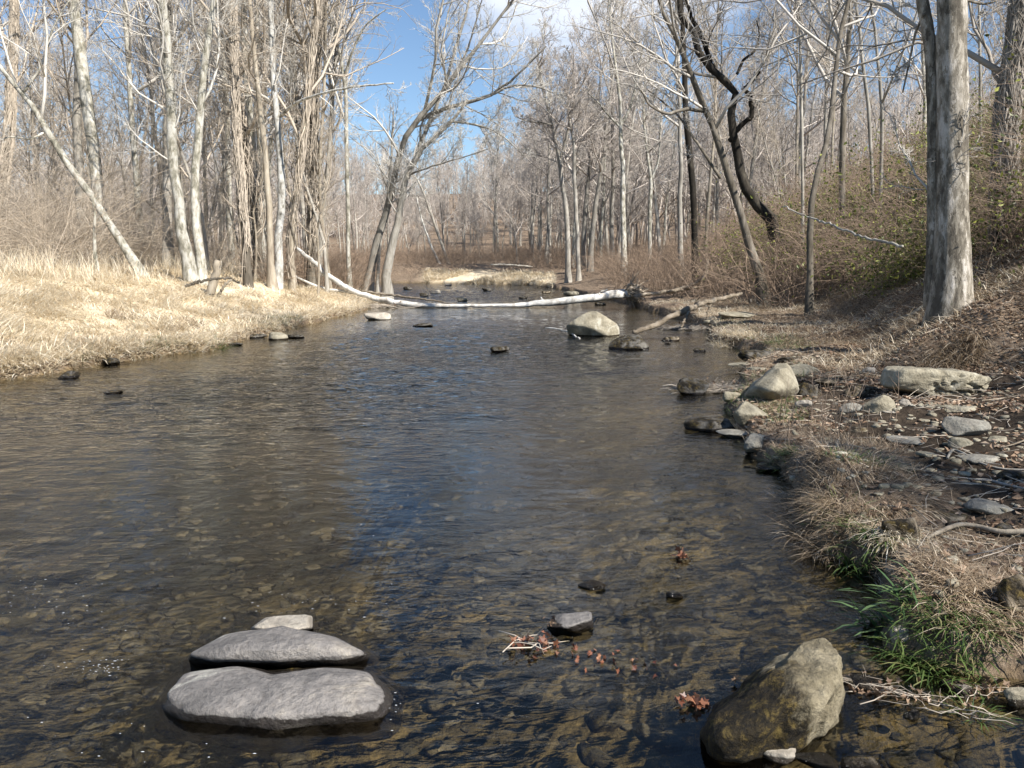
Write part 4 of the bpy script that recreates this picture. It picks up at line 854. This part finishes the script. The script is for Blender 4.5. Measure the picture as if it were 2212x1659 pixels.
# foreground pair of flat stones
ringrock([(-.12, [(330, 1530), (385, 1440), (560, 1425), (800, 1432), (880, 1490), (860, 1590), (600, 1625), (380, 1600)]),
          (.005, [(352, 1530), (395, 1455), (540, 1440), (590, 1452), (700, 1440), (800, 1448), (850, 1500), (830, 1552), (600, 1572), (400, 1556)]),
          (.05, [(362, 1500), (410, 1452), (520, 1438), (585, 1462), (690, 1443), (790, 1450), (812, 1500), (800, 1532), (600, 1543), (420, 1532)]),
          (.068, [(400, 1480), (450, 1455), (520, 1445), (590, 1472), (680, 1452), (760, 1458), (780, 1490), (760, 1510), (600, 1512), (460, 1505)])],
         rk_grey, 'wide flat grey stone with a wet rim, nearest of the stacked pair in the creek', 3, crown=.012, nz_=.008)
ringrock([(-.12, [(380, 1435), (450, 1385), (600, 1350), (760, 1375), (830, 1425), (780, 1460), (600, 1465), (430, 1460)]),
          (.0, [(400, 1425), (470, 1378), (600, 1352), (740, 1380), (805, 1420), (740, 1436), (600, 1440), (450, 1437)]),
          (.05, [(405, 1413), (490, 1370), (600, 1352), (720, 1375), (784, 1410), (720, 1420), (600, 1426), (470, 1424)]),
          (.09, [(480, 1395), (540, 1366), (610, 1356), (690, 1372), (720, 1390), (680, 1400), (600, 1405), (530, 1405)])],
         rk_grey, 'lens shaped grey stone just behind the widest flat stone', 4, crown=.012, nz_=.008)
ringrock([(-.1, [(530, 1370), (560, 1330), (680, 1320), (690, 1360), (640, 1375)]), (.06, [(540, 1358), (580, 1334), (672, 1330), (671, 1358), (620, 1366)]), (.085, [(555, 1350), (590, 1331), (665, 1327), (666, 1346), (620, 1352)])],
         rk_pale, 'small pale slab poking out behind the lens shaped stone', 5, n=80, steps=8, nz_=.006)
# mossy boulder bottom right
ringrock([(-.12, [(1490, 1600), (1540, 1530), (1690, 1430), (1830, 1430), (1830, 1540), (1760, 1610), (1640, 1680), (1530, 1670)]),
          (.02, [(1500, 1590), (1545, 1520), (1690, 1440), (1800, 1440), (1825, 1500), (1790, 1570), (1690, 1620), (1600, 1645), (1520, 1640)]),
          (.12, [(1540, 1545), (1600, 1490), (1690, 1425), (1790, 1415), (1830, 1480), (1795, 1540), (1735, 1575), (1690, 1575), (1620, 1595), (1560, 1590)]),
          (.20, [(1640, 1478), (1690, 1420), (1760, 1395), (1815, 1425), (1826, 1470), (1790, 1510), (1735, 1530), (1680, 1530)]),
          (.25, [(1700, 1420), (1735, 1388), (1780, 1383), (1808, 1415), (1810, 1445), (1770, 1470), (1720, 1465)])],
         rk_moss, 'large mossy tan boulder at the bottom right of the water', 8, crown=.012, nz_=.03, sc=7)
rock(1640, 1603, 1735, 1652, rk_pale, 'small pale pinkish stone against the foot of the mossy boulder', 11, hf=.62, dep=.6, at_water=True)
rock(1722, 1622, 1832, 1672, rk_dark, 'wet dark grey stone at the bottom edge beside the pale stone', 12, hf=.4, dep=.7, at_water=True)
rock(1830, 1600, 1925, 1690, rk_brown, 'sunken brown stone at the bottom edge right of the mossy boulder', 13, hf=.25, dep=.9, at_water=True)
rock(1850, 1440, 1925, 1495, rk_brown, 'flat brown stone in the shallows behind the mossy boulder', 14, hf=.3, dep=.9, at_water=True)
rock(1955, 1520, 1995, 1555, rk_dark, 'small grey domed stone among the leafy shallows', 15, hf=.6, at_water=True, flat=0)
rock(2178, 1478, 2240, 1530, rk_tan, 'tan stone at the right edge above the shallows', 16, dep=.8)
rock(2070, 1478, 2110, 1502, rk_pale, 'small pale pebble rock between shallows and bank', 17, dep=.8)
rock(2168, 1225, 2260, 1330, rk_brown, 'brown boulder half cut by the right edge', 18, dep=.8, flat=0)
rock(1930, 1345, 1985, 1392, rk_pale, 'pale stone half hidden in the green grass by the water', 19, dep=.8)
rock(1180, 1310, 1290, 1372, rk_grey, 'grey sloping stone with dead leaves, middle of the foreground water', 20, hf=.45, dep=.8, at_water=True)
rock(1248, 1253, 1312, 1276, rk_dark, 'low dark wet stone just breaking the surface behind the leafy stone', 21, hf=.45, at_water=True)
rock(1440, 1268, 1480, 1296, rk_dark, 'small dark rock tip in the swirl below the leaf clump', 22, hf=.55, at_water=True)
# rocks in the creek
rock(1225, 668, 1344, 728, rk_tan, 'large pointed tan boulder standing in the creek below the fallen trunk', 31, hf=.92, dep=.8, at_water=True, flat=0, sharp=9)
rock(1318, 720, 1407, 756, rk_dark, 'dark rounded boulder right of the pointed tan boulder', 32, hf=.85, at_water=True, flat=0)
rock(1058, 747, 1100, 761, rk_dark, 'low dark stone alone in the middle of the creek', 33, hf=.8, at_water=True)
rock(784, 673, 842, 692, rk_pale, 'pale wedge rock in the creek below the fallen trunk', 34, hf=.85, at_water=True)
rock(888, 696, 935, 706, rk_dark, 'thin flat dark rock awash left of midstream', 35, hf=.7, at_water=True)
rock(572, 715, 618, 735, rk_tan, 'tan stone between two flat slates at the straw bank', 36, hf=.8, at_water=True)
rock(522, 717, 572, 731, rk_dark, 'flat dark slate left of the tan stone at the straw bank', 37, hf=.6, at_water=True)
rock(616, 719, 655, 731, rk_dark, 'flat dark slate right of the tan stone at the straw bank', 38, hf=.6, at_water=True)
rock(488, 737, 522, 747, rk_dark, 'small dark slate at the water edge near the green tuft', 39, hf=.6, at_water=True)
rock(217, 769, 254, 789, rk_dark, 'dark stone tucked into the edge of the straw bank', 40, hf=.8, at_water=True, flat=0)
rock(120, 799, 163, 818, rk_dark, 'dark rounded stone in the water by the straw bank', 41, hf=.8, at_water=True, flat=0)
rock(218, 839, 256, 853, rk_dark, 'low wet stone out in the water off the straw bank', 42, hf=.6, at_water=True)
rock(1430, 724, 1470, 737, rk_brown, 'low mossy stone right of the dark rounded boulder', 43, hf=.7, at_water=True)
rock(1498, 750, 1526, 760, rk_dark, 'small black stone in the water off the pale shaggy tuft', 44, hf=.7, at_water=True)
rock(1436, 738, 1450, 744, rk_brown, 'tiny brown stone below the mossy stone', 45, hf=.7, at_water=True)
for i, (a, b, c_, d, mt, lb) in enumerate([(928, 625, 952, 634, rk_pale, 'pale rock behind the fallen trunk, left one'), (985, 641, 1010, 651, rk_tan, 'tan rock just behind the middle of the fallen trunk'), (1040, 622, 1062, 629, rk_dark, 'small dark rock far out near the bend'),
      (870, 618, 890, 626, rk_dark, 'dark rock near the leaning trees in the far water'), (905, 632, 925, 640, rk_dark, 'dark rock left of the pale rock behind the trunk'), (1218, 628, 1252, 638, rk_tan, 'flat tan rock at the right bank behind the fallen trunk'), (1120, 640, 1140, 646, rk_dark, 'flat dark rock behind the right part of the fallen trunk'), (1170, 628, 1190, 634, rk_brown, 'brown rock in the far riffle'), (1285, 652, 1310, 659, rk_dark, 'dark flat rock beneath the root end of the fallen trunk'), (960, 612, 975, 617, rk_pale, 'pale rock at the far bend shore')]):
    rock(a, b, c_, d, mt, lb, 60 + i, hf=.85, at_water=True, sub=3)
# right bank rocks
ringrock([(-.15, [(1585, 880), (1600, 820), (1740, 820), (1745, 880), (1660, 895)]),
          (.08, [(1598, 868), (1615, 828), (1728, 828), (1732, 868), (1660, 876)]),
          (.3, [(1622, 836), (1654, 808), (1714, 804), (1724, 836), (1668, 846)]),
          (.50, [(1672, 793), (1680, 784), (1696, 783), (1702, 794), (1686, 798)])], rk_tan, 'large upright triangular tan rock at the right shore', 70, n=100, steps=10, nz_=.022, sc=5, crown=.005)
def slab():
    Yd = T(2040, 858)[1]; s = Yd / F; c0 = T(2040, 858); w_ = 222 * s; h_ = 60 * s; d_ = .42
    n1, n2, n3 = 90, 30, 24; V, T_ = ICO[6]; u = V.copy()
    e = 7; rad_ = (np.abs(u) ** e).sum(1) ** (-1 / e); u = u * rad_[:, None]
    u[:, 0] += .05 * u[:, 2]; sh = 1 - .35 * ss(.3, 1, u[:, 0]) * (u[:, 2] > 0) * u[:, 2] - .30 * ss(-.2, -1, u[:, 0]) * (u[:, 2] < 0)
    Vn = np.stack([u[:, 0] * w_ / 2, u[:, 1] * d_ / 2 * (1 - .25 * ss(.2, -1, u[:, 2])), u[:, 2] * h_ / 2 * sh], -1)
    nv = nrm(Vn / np.array([w_, d_, h_]) ** 2); pit = np.clip(fbm(Vn * np.array([15, 15, 20]), 3, 5) + .12, 0, 1) * (u[:, 1] < .1) * ss(-.5, .1, u[:, 0]) * (np.abs(u[:, 2]) < .85)
    Vn += nv * (.012 * fbm(Vn * 7, 4, 3) - .085 * pit)[:, None]
    o = mesh('slab_rock', Vn, [T_], rk_tan); o.location = (c0[0], c0[1] + d_ / 2, c0[2] + h_ * .47); o.rotation_euler = (-.05, .06, .12)
    return tag(o, 'long tan slab rock with a pitted front on the right bank', 'rock')
slab()
RB = [(1588, 848, 1667, 908, rk_tan, 'slanting brown grey rock leaning below the upright triangular rock', .6, 0), (1484, 893, 1600, 934, rk_dark, 'long dark wet rock sticking into the creek', .6, 0),
      (1554, 920, 1628, 948, rk_bank, 'thin grey rock slab at the water edge under the dark wet rock', .45, 1), (1610, 928, 1674, 974, rk_bank, 'rounded grey rock beside the green tuft at the water', .7, 0),
      (1465, 812, 1538, 854, rk_dark, 'dark angular rock holding up the driftwood twigs', .8, 0), (1563, 840, 1604, 864, rk_tan, 'small rock between the twig pile and the upright rock', .7, 1),
      (1872, 843, 1942, 892, rk_tan, 'pale tan rock of rounded triangular outline on the path', .75, 0), (1822, 864, 1880, 892, rk_bank, 'low grey rock left of the rounded triangular one', .6, 1),
      (1722, 818, 1780, 858, rk_dark, 'dark rounded rock just right of the upright rock', .75, 0), (1832, 820, 1915, 856, rk_brown, 'brown lumpy rock behind the pale tan path rock', .6, 0),
      (1768, 806, 1846, 832, rk_brown, 'flat brown rock in the row behind the upright rock', .4, 1), (1698, 768, 1778, 812, rk_tan, 'leaning flat rock behind the upright triangular rock', .5, 1),
      (1600, 748, 1672, 776, rk_dark, 'dark flat rock with grass at the shore beyond the upright rock', .6, 1), (1686, 766, 1740, 782, rk_dark, 'dark low rock in the shadow further along the shore', .5, 1),
      (1578, 776, 1640, 792, rk_tan, 'thin tan rock flat at the waterline behind the upright rock', .4, 1), (1620, 788, 1665, 800, rk_tan, 'narrow rock shelf left of the leaning flat rock', .4, 1),
      (1724, 858, 1764, 880, rk_pale, 'pale small rock at the foot of the upright rock', .6, 1), (1868, 790, 1908, 808, rk_pale, 'small whitish stone on the leaf strewn path', .7, 1),
      (2053, 880, 2162, 944, rk_bank, 'smooth grey boulder at the right side of the path', .6, 0), (2015, 858, 2140, 896, rk_tan, 'flat tan rock just behind the smooth grey boulder', .4, 1),
      (1933, 934, 2042, 962, rk_bank, 'flat grey paving like rock sunk in the dark dirt', .3, 1), (2058, 928, 2110, 968, rk_tan, 'pointed small rock in front of the smooth grey boulder', .5, 1),
      (2083, 962, 2176, 1004, rk_bank, 'flat greyish rock beneath the curved thin root', .35, 1), (1988, 968, 2032, 988, rk_tan, 'small tan rock on the dirt left of the thin root', .4, 1),
      (2106, 1055, 2225, 1114, rk_bank, 'long grey rock lying slanted at the right edge', .35, 1), (1992, 1072, 2112, 1132, rk_brown, 'large dull brown rock sunk in the dirt', .3, 0),
      (2048, 1124, 2092, 1148, rk_brown, 'small brown rock above the thick curved root', .5, 1), (2150, 1120, 2225, 1165, rk_dark, 'dark rock at the right edge over the thick root', .5, 0),
      (1945, 855, 1972, 878, rk_pale, 'small pale angular stone below the slab rock', .7, 1), (1915, 885, 1960, 893, rk_pale, 'thin flat pale stone on the path', .4, 1),
      (1840, 915, 1880, 935, rk_brown, 'small brown stone at the top of the shaggy tuft', .5, 1), (1640, 1000, 1730, 1020, rk_dark, 'dark flat rock jutting out under the green tuft', .5, 1),
      (1915, 1100, 2010, 1175, rk_brown, 'mossy brown stone beneath the drooping dry tuft', .7, 0), (1848, 795, 1866, 804, rk_pale, 'tiny white stone left of the whitish path stone', .6, 1),
      (2140, 935, 2190, 958, rk_tan, 'little tan rock right of the smooth grey boulder', .5, 1), (1560, 662, 1660, 690, rk_tan, 'broad flat rock in the grass behind the driftwood log', .5, 1), (1520, 686, 1560, 700, rk_tan, 'little pale rock beneath the driftwood log', .6, 1),
      (2165, 1000, 2230, 1040, rk_dark, 'dark ridge like rock at the right edge', .5, 0), (1990, 900, 2020, 912, rk_tan, 'little flat stone between slab rock and paving rock', .4, 1)]
for i, (a, b, c_, d, mt, lb, hf, fl) in enumerate(RB): rock(a, b, c_, d, mt, lb, 100 + i * 3, hf=hf, flat=fl, dep=.75)
# loose pebbles, and drowned stones on the river bed
def pebbles(name, n, cond, xr, yr, size, mat, seed, lab, zoff=.0, sub=2):
    x, y = rnd_region(n, xr, yr, cond, seed); r = np.random.default_rng(seed); N = len(x); var = [facet(900 + k, 12, 9, 1, sub, .04) for k in range(10)]; mb = MB()
    for k in range(N):
        V, T_ = var[k % 10]; s = size * math.exp(min(.6, r.normal() * .5)); a = r.uniform(0, 6.28); c_, s_ = math.cos(a), math.sin(a)
        q = V * s * np.array([1, r.uniform(.6, .95), r.uniform(.3, .6)]) * .5; q = np.stack([q[:, 0] * c_ - q[:, 1] * s_, q[:, 0] * s_ + q[:, 1] * c_, q[:, 2]], -1)
        mb.add(q + [x[k], y[k], float(hz(x[k], y[k])) + zoff * s], None, T_)
    return tag(mb.build(name, mat), lab, kind='stuff')
pebbles('gravel', 1500, lambda x, y, sd, lf, dl, dr, td: (~lf) & (sd > -.15) & (td < .4) & (x / y < .72) & (rng.random(len(x)) < np.clip(6 / y, 0, 1)), (1.2, 8), (2.5, 16), .045, rk_tan, 401, 'small loose stones scattered over the dirt of the right bank')
pebbles('bed_stones', 2000, lambda x, y, sd, lf, dl, dr, td: (sd < -.1) & (np.abs(x / y) < .75) & (rng.random(len(x)) < np.clip(3.2 / y, 0, 1) ** 2), (-6, 3), (1.9, 12), .075, rockm('bed_rock', [(.05, .042, .028), (.095, .078, .05), (.15, .12, .075), (.26, .21, .13)], -1, .2, .6), 402, 'sunken brown stones on the creek bed', 0, 3)

# ---------------------------------------------------------------- fallen timber
def log(name, label, pxs, Ys, wids, mat, seed, branches=(), cat='log', z=None, rough=.16, sides=14, K=40, part='trunk', extra=None):
    q = np.array([P(a, b, Yy) for (a, b), Yy in zip(pxs, Ys)]); base = q[0].copy(); root = empty(name, base)
    def tb(q, w_, Yy, K, nm, sd_):
        qq = smooth_path(q, K) - base; r = np.random.default_rng(sd_); qq[1:-1] += r.normal(size=(K - 2, 3)) * .012
        R = np.interp(np.linspace(0, 1, K), np.linspace(0, 1, len(w_)), [wpx(a, Yy) for a in w_])
        mb = MB(); tubes(mb, qq[None], R[None], sides, rough, seed=sd_); mb.build(nm, mat, root); return qq, R
    tb(q, wids, np.mean(Ys), K, part, seed)
    for i, (bp_, by, bw) in enumerate(branches): tb(np.array([P(a, b, Yy) for (a, b), Yy in zip(bp_, by)]), bw, np.mean(by), 20, 'branch', seed + i + 1)
    return tag(root, label, cat)
ft = log('fallen_tree', 'bleached white fallen tree lying right across the creek', [(1352, 634), (1300, 640), (1240, 648), (1170, 655), (1090, 659), (1000, 660), (930, 660), (870, 656), (815, 645), (765, 630), (735, 615)], [31.4, 31.2, 31, 30.7, 30.5, 30.4, 30.5, 30.7, 31, 31.5, 32], (30, 26, 23, 17, 11, 10, 12, 17, 17, 17, 16), deadw, 501,
   [([(755, 625), (725, 606), (700, 590), (685, 572), (660, 552), (640, 535)], [32] * 6, (19, 17, 16, 15, 13, 9)), ([(770, 632), (730, 628), (690, 620), (650, 603), (630, 590)], [32, 32, 32, 31.5, 31], (10, 9, 8, 7, 5)), ([(1180, 655), (1172, 648), (1168, 642)], [30.9] * 3, (6, 5, 4)), ([(1290, 640), (1300, 630), (1312, 626)], [31.1] * 3, (7, 6, 4))])
# root plate with torn roots
mb = MB(); r = np.random.default_rng(88); c0 = P(1352, 634, 32) - P(1352, 634, 32); N = 46; p = np.tile(c0, (N, 1)) + r.normal(size=(N, 3)) * .12
Q, R = spawn(np.stack([p, p + r.normal(size=(N, 3)) * .1 + [.25, 0, 0]], 1), np.full((N, 2), .09), 1, r, 0, .4, .75, .9, 5, .35, -.02, .05, .02, .3, absL=True, bias=(.7, 0, -.1)); tubes(mb, Q, R, 6, .2)
c_, rc = spawn(Q, R, 5, r, .3, 1, .5, .9, 4, .3, -.05, .02, .006, .4); tubes(mb, c_, rc, 4)
V, T_ = facet(77, 8, 10, 0, 4, .22); mb.add(V * [.36, .3, .38] + [.28, .1, .0], None, T_)
mb.build('root_plate', driftw, ft)
log('dead_branch', 'thin grey dead branch trailing behind the left of the fallen tree', [(780, 628), (830, 636), (890, 643), (940, 650), (985, 659)], [34, 34, 33.5, 33, 32.6], (7, 7, 6, 5, 4), driftw, 511, cat='branch')
log('driftwood_log', 'weathered brown driftwood log slanting from the right bank into the creek', [(1368, 717), (1410, 705), (1452, 682), (1480, 670), (1520, 655), (1560, 645), (1602, 634)], [18.3, 18.6, 19, 19.3, 19.7, 20, 20.4], (12, 16, 16, 20, 16, 13, 9), driftw, 521,
    [([(1488, 672), (1480, 690), (1472, 708)], [19.3, 19.0, 18.8], (8, 7, 5)), ([(1545, 646), (1530, 668), (1525, 690)], [19.9, 19.7, 19.5], (7, 6, 4))], K=50, rough=.3)
log('broken_stump', 'splintered pale snag standing in the straw grass below the twin sycamores', [(450, 650), (455, 630), (463, 600), (471, 564)], [T(452, 640)[1]] * 4, (30, 27, 24, 19), tanb, 531, [([(470, 640), (488, 612), (500, 605)], [T(452, 640)[1] + .1] * 3, (9, 8, 6))], cat='stump', rough=.05, K=9)
log('fallen_limb', 'dark rotten limb on the grass at the foot of the twin sycamores', [(400, 618), (440, 606), (500, 600)], [21.5, 21.7, 22], (9, 8, 6), midb, 532, cat='branch')
log('stick', 'thin pale stick lying in the water left of the pointed boulder', [(1178, 708), (1210, 712), (1238, 722), (1252, 731)], [19.6, 19.3, 18.6, 17.9], (4, 4, 5, 5), deadw, 533, cat='stick', K=14)
log('dead_branch', 'long thin fallen pole sloping through the brambles left of the thick sycamore', [(1690, 447), (1780, 480), (1860, 510), (1950, 532)], [16, 15, 14, 13], (4, 6, 7, 8), greyb, 534, cat='branch')
log('fallen_log', 'old log on the sandy bank left of the brush', [(1060, 572), (1100, 572), (1150, 576)], [66, 66, 66], (5, 5, 4), greyb, 535)
log('fallen_log', 'crumbling fallen log on the right bank behind the root plate', [(1370, 640), (1430, 632), (1480, 622), (1520, 600), (1530, 560)], [31, 30.8, 30.5, 30, 30], (10, 12, 12, 10, 7), driftw, 536, [([(1440, 630), (1480, 625), (1520, 618)], [30.5] * 3, (8, 8, 6))], rough=.35)
def groundlog(name, label, pxs, wids, mat, seed, lift=.02, cat='root', rough=.12):
    q = np.array([T(a, b, .0) for a, b in pxs]); q[:, 2] += lift; Yd = q[:, 1].mean(); K = 30
    qq = smooth_path(q, K); R = np.interp(np.linspace(0, 1, K), np.linspace(0, 1, len(wids)), [wpx(a, Yd) for a in wids]); base = q[0]
    mb = MB(); tubes(mb, (qq - base)[None], R[None], 10, rough, seed=seed); o = mb.build(name, mat); o.location = base; return tag(o, label, cat)
groundlog('root', 'thin pale root arching over the dirt at the right', [(2046, 995), (2058, 978), (2080, 985), (2110, 1003), (2160, 1018), (2225, 1022)], (8, 9, 8, 7, 6, 6), greyb, 541, .02)
groundlog('root', 'thick pale curved root at the right edge above the dry tufts', [(2000, 1175), (2030, 1160), (2070, 1145), (2110, 1148), (2160, 1160), (2225, 1160)], (10, 14, 15, 14, 17, 20), tanb, 542, .03)
groundlog('root', 'slim grey root at the right edge between the two rocks', [(2092, 1043), (2130, 1043), (2170, 1053), (2225, 1066)], (7, 9, 8, 8), greyb, 543, .02)
groundlog('root', 'surface root running left from the thick sycamore', [(2000, 660), (1980, 676), (1950, 690), (1905, 700)], (16, 14, 10, 5), tanb, 544, .02)
groundlog('stick', 'grey stick lying on the dirt right of the slab rock', [(2120, 872), (2160, 868), (2225, 858)], (4, 6, 7), driftw, 545, .03, 'stick')
groundlog('stick', 'grey stick reaching in from the right edge above the thin root', [(2165, 975), (2190, 968), (2225, 955)], (4, 5, 5), driftw, 546, .03, 'stick')

# ---------------------------------------------------------------- leaf clumps and twig drifts
def maple(N, r):
    an = np.linspace(0, 2 * math.pi, 11)[:-1]; rr_ = np.array([1, .45, .85, .4, .6, .3, .6, .4, .85, .45])
    B = np.stack([np.cos(an) * rr_, np.sin(an) * rr_, .25 * np.abs(np.sin(an)) * rr_], -1)
    return B
def clumpo(name, label, px, py, n, spread, size, mat, seed, stack=.03, twn=0, twl=.1, cat='leaf clump', water=True, stretch=1.0, slope=0.0, twm=None):
    r = np.random.default_rng(seed); c0 = G(px, py) if water else T(px, py); B = maple(1, r); mb = MB(); root = None
    for k in range(n):
        s = size * r.uniform(.6, 1.2); a = nrm(r.normal(size=3)); b_ = nrm(np.cross(a, r.normal(size=3))); c_ = np.cross(a, b_)
        off = np.array([r.normal() * spread * stretch, 0, 0]); off[1] = r.normal() * spread * .6 - slope * off[0]; off[2] = abs(r.normal()) * stack + .006
        q = B * s * np.array([1, 1, r.uniform(.4, 1.8)]); V = q[:, :1] * a + q[:, 1:2] * b_ + q[:, 2:] * c_ + off; V = np.vstack([V, off[None]])
        V[:, 2] = np.maximum(V[:, 2], -.02)
        mb.add(V, None, np.stack([np.arange(10), (np.arange(10) + 1) % 10, np.full(10, 10)], -1))
    if twn:
        o = empty(name, c0); mb.build('leaves', mat, o, False); mb = MB(); p = r.normal(size=(twn, 3)) * np.array([spread * stretch, spread * .5, .0]) + [0, 0, .01 + stack * .4]; p[:, 1] -= slope * p[:, 0]
        d = nrm(np.stack([np.ones(twn), -slope + r.normal(size=twn) * .7, r.normal(size=twn) * .16 + .05], -1)); L_ = twl * r.uniform(.4, 1.3, twn)
        Q = np.stack([p + d * (L_ * f_)[:, None] + r.normal(size=(twn, 3)) * (L_ * .06)[:, None] * np.array([1, 1, .5]) for f_ in (-.5, -.22, .05, .3, .5)], 1); Q[..., 2] = np.maximum(Q[..., 2], -.01); tubes(mb, Q, (L_ * .009 + .0007)[:, None] * np.array([[1, .95, .85, .7, .5]]), 5)
        c_, rc = spawn(Q, (L_ * .009 + .0007)[:, None] * np.array([[1, .95, .85, .7, .5]]), 2, r, .3, 1, .35, .7, 3, .3, .02, .01, .0007, .6); tubes(mb, c_, rc, 3, cap=False)
        mb.build('twigs', twm or tw_tan, o); return tag(o, label, cat)
    o = mb.build(name, mat, None, False); o.location = c0; return tag(o, label, cat)
clumpo('leaf_clump', 'dark curled dead leaf clump standing in the open water', 1470, 1208, 12, .016, .035, redleaf, 601, .025)
clumpo('leaf_clump', 'dead leaves caught on a twig in front of the grey sloping stone', 1150, 1396, 26, .045, .025, redleaf, 602, .02, 4, .22, stretch=1.4)
clumpo('leaf_clump', 'dead leaves standing up against the grey sloping stone', 1190, 1360, 7, .012, .02, litter, 607, .045)
clumpo('leaf_clump', 'wet brown leaves stuck to the left side of the mossy boulder', 1500, 1525, 26, .03, .025, redleaf, 603, .018)
clumpo('leaf_clump', 'single curled leaf at the back of the mossy boulder', 1590, 1478, 3, .008, .02, litter, 604, .02)
clumpo('debris_drift', 'drift of twigs and dead leaves trailing right from the mossy boulder', 1940, 1508, 90, .085, .018, litter, 605, .012, 30, .16, 'debris', stretch=1.5, slope=.55)
clumpo('debris_drift', 'leaves gathered in the shallows at the right edge', 2130, 1495, 40, .05, .02, litter, 606, .012, 8, .1, 'debris', stretch=1.4)
clumpo('debris_drift', 'sunken red leaves lying below the grey sloping stone', 1290, 1425, 40, .09, .018, redleaf, 610, .0, cat='debris', stretch=1.4, slope=.3)
clumpo('twig_pile', 'pile of driftwood twigs caught on the dark angular rock', 1545, 845, 50, .16, .03, litter, 608, .07, 260, .42, 'twigs', stretch=1.35, slope=.1, twm=tw_tan)
clumpo('twig_pile', 'dark wet twigs gathered under the driftwood log', 1490, 712, 40, .25, .04, litter, 609, .07, 200, .6, 'twigs', stretch=1.5, twm=tw_dark)
clumpo('twig_pile', 'twigs and leaves caught against the left end of the fallen tree', 830, 664, 60, .5, .06, litter, 611, .10, 160, 1.0, 'twigs', stretch=1.6, twm=tw_tan)
# foam flecks, part froth, part sun glints built as white specks
r = np.random.default_rng(31); mb = MB(); V, T_ = ICO[2]; fx = []
for (px, py, n, sx_, sy_) in ((60, 1300, 60, 90, 40), (200, 1440, 50, 40, 14), (430, 1200, 40, 300, 120), (600, 1310, 26, 120, 14), (850, 1530, 14, 15, 20), (1000, 830, 22, 200, 40), (650, 820, 30, 60, 14), (300, 1600, 20, 200, 50), (1150, 632, 90, 60, 4), (1000, 628, 30, 60, 4), (1290, 722, 30, 60, 4)):
    for k in range(n):
        q = G(px + r.normal() * sx_, py + r.normal() * sy_)
        if float(lookup(sdF, q[0], q[1])) > -.1: continue
        s = .0015 * r.uniform(.4, 1.6) * max(1, q[1] / 9.0); mb.add(V * [s * r.uniform(1.2, 3.2), s * .6, s * .25] + [q[0], q[1], .004 + (.0 if q[1] < 12 else .01)], None, T_)
m, t, b = M('foam_glints'); b.inputs['Base Color'].default_value = (.8, .82, .84, 1); b.inputs['Roughness'].default_value = .4
tag(mb.build('foam_glints', m), 'small white froth bubbles and specks modelled as sun glints drifting on the creek', kind='stuff')
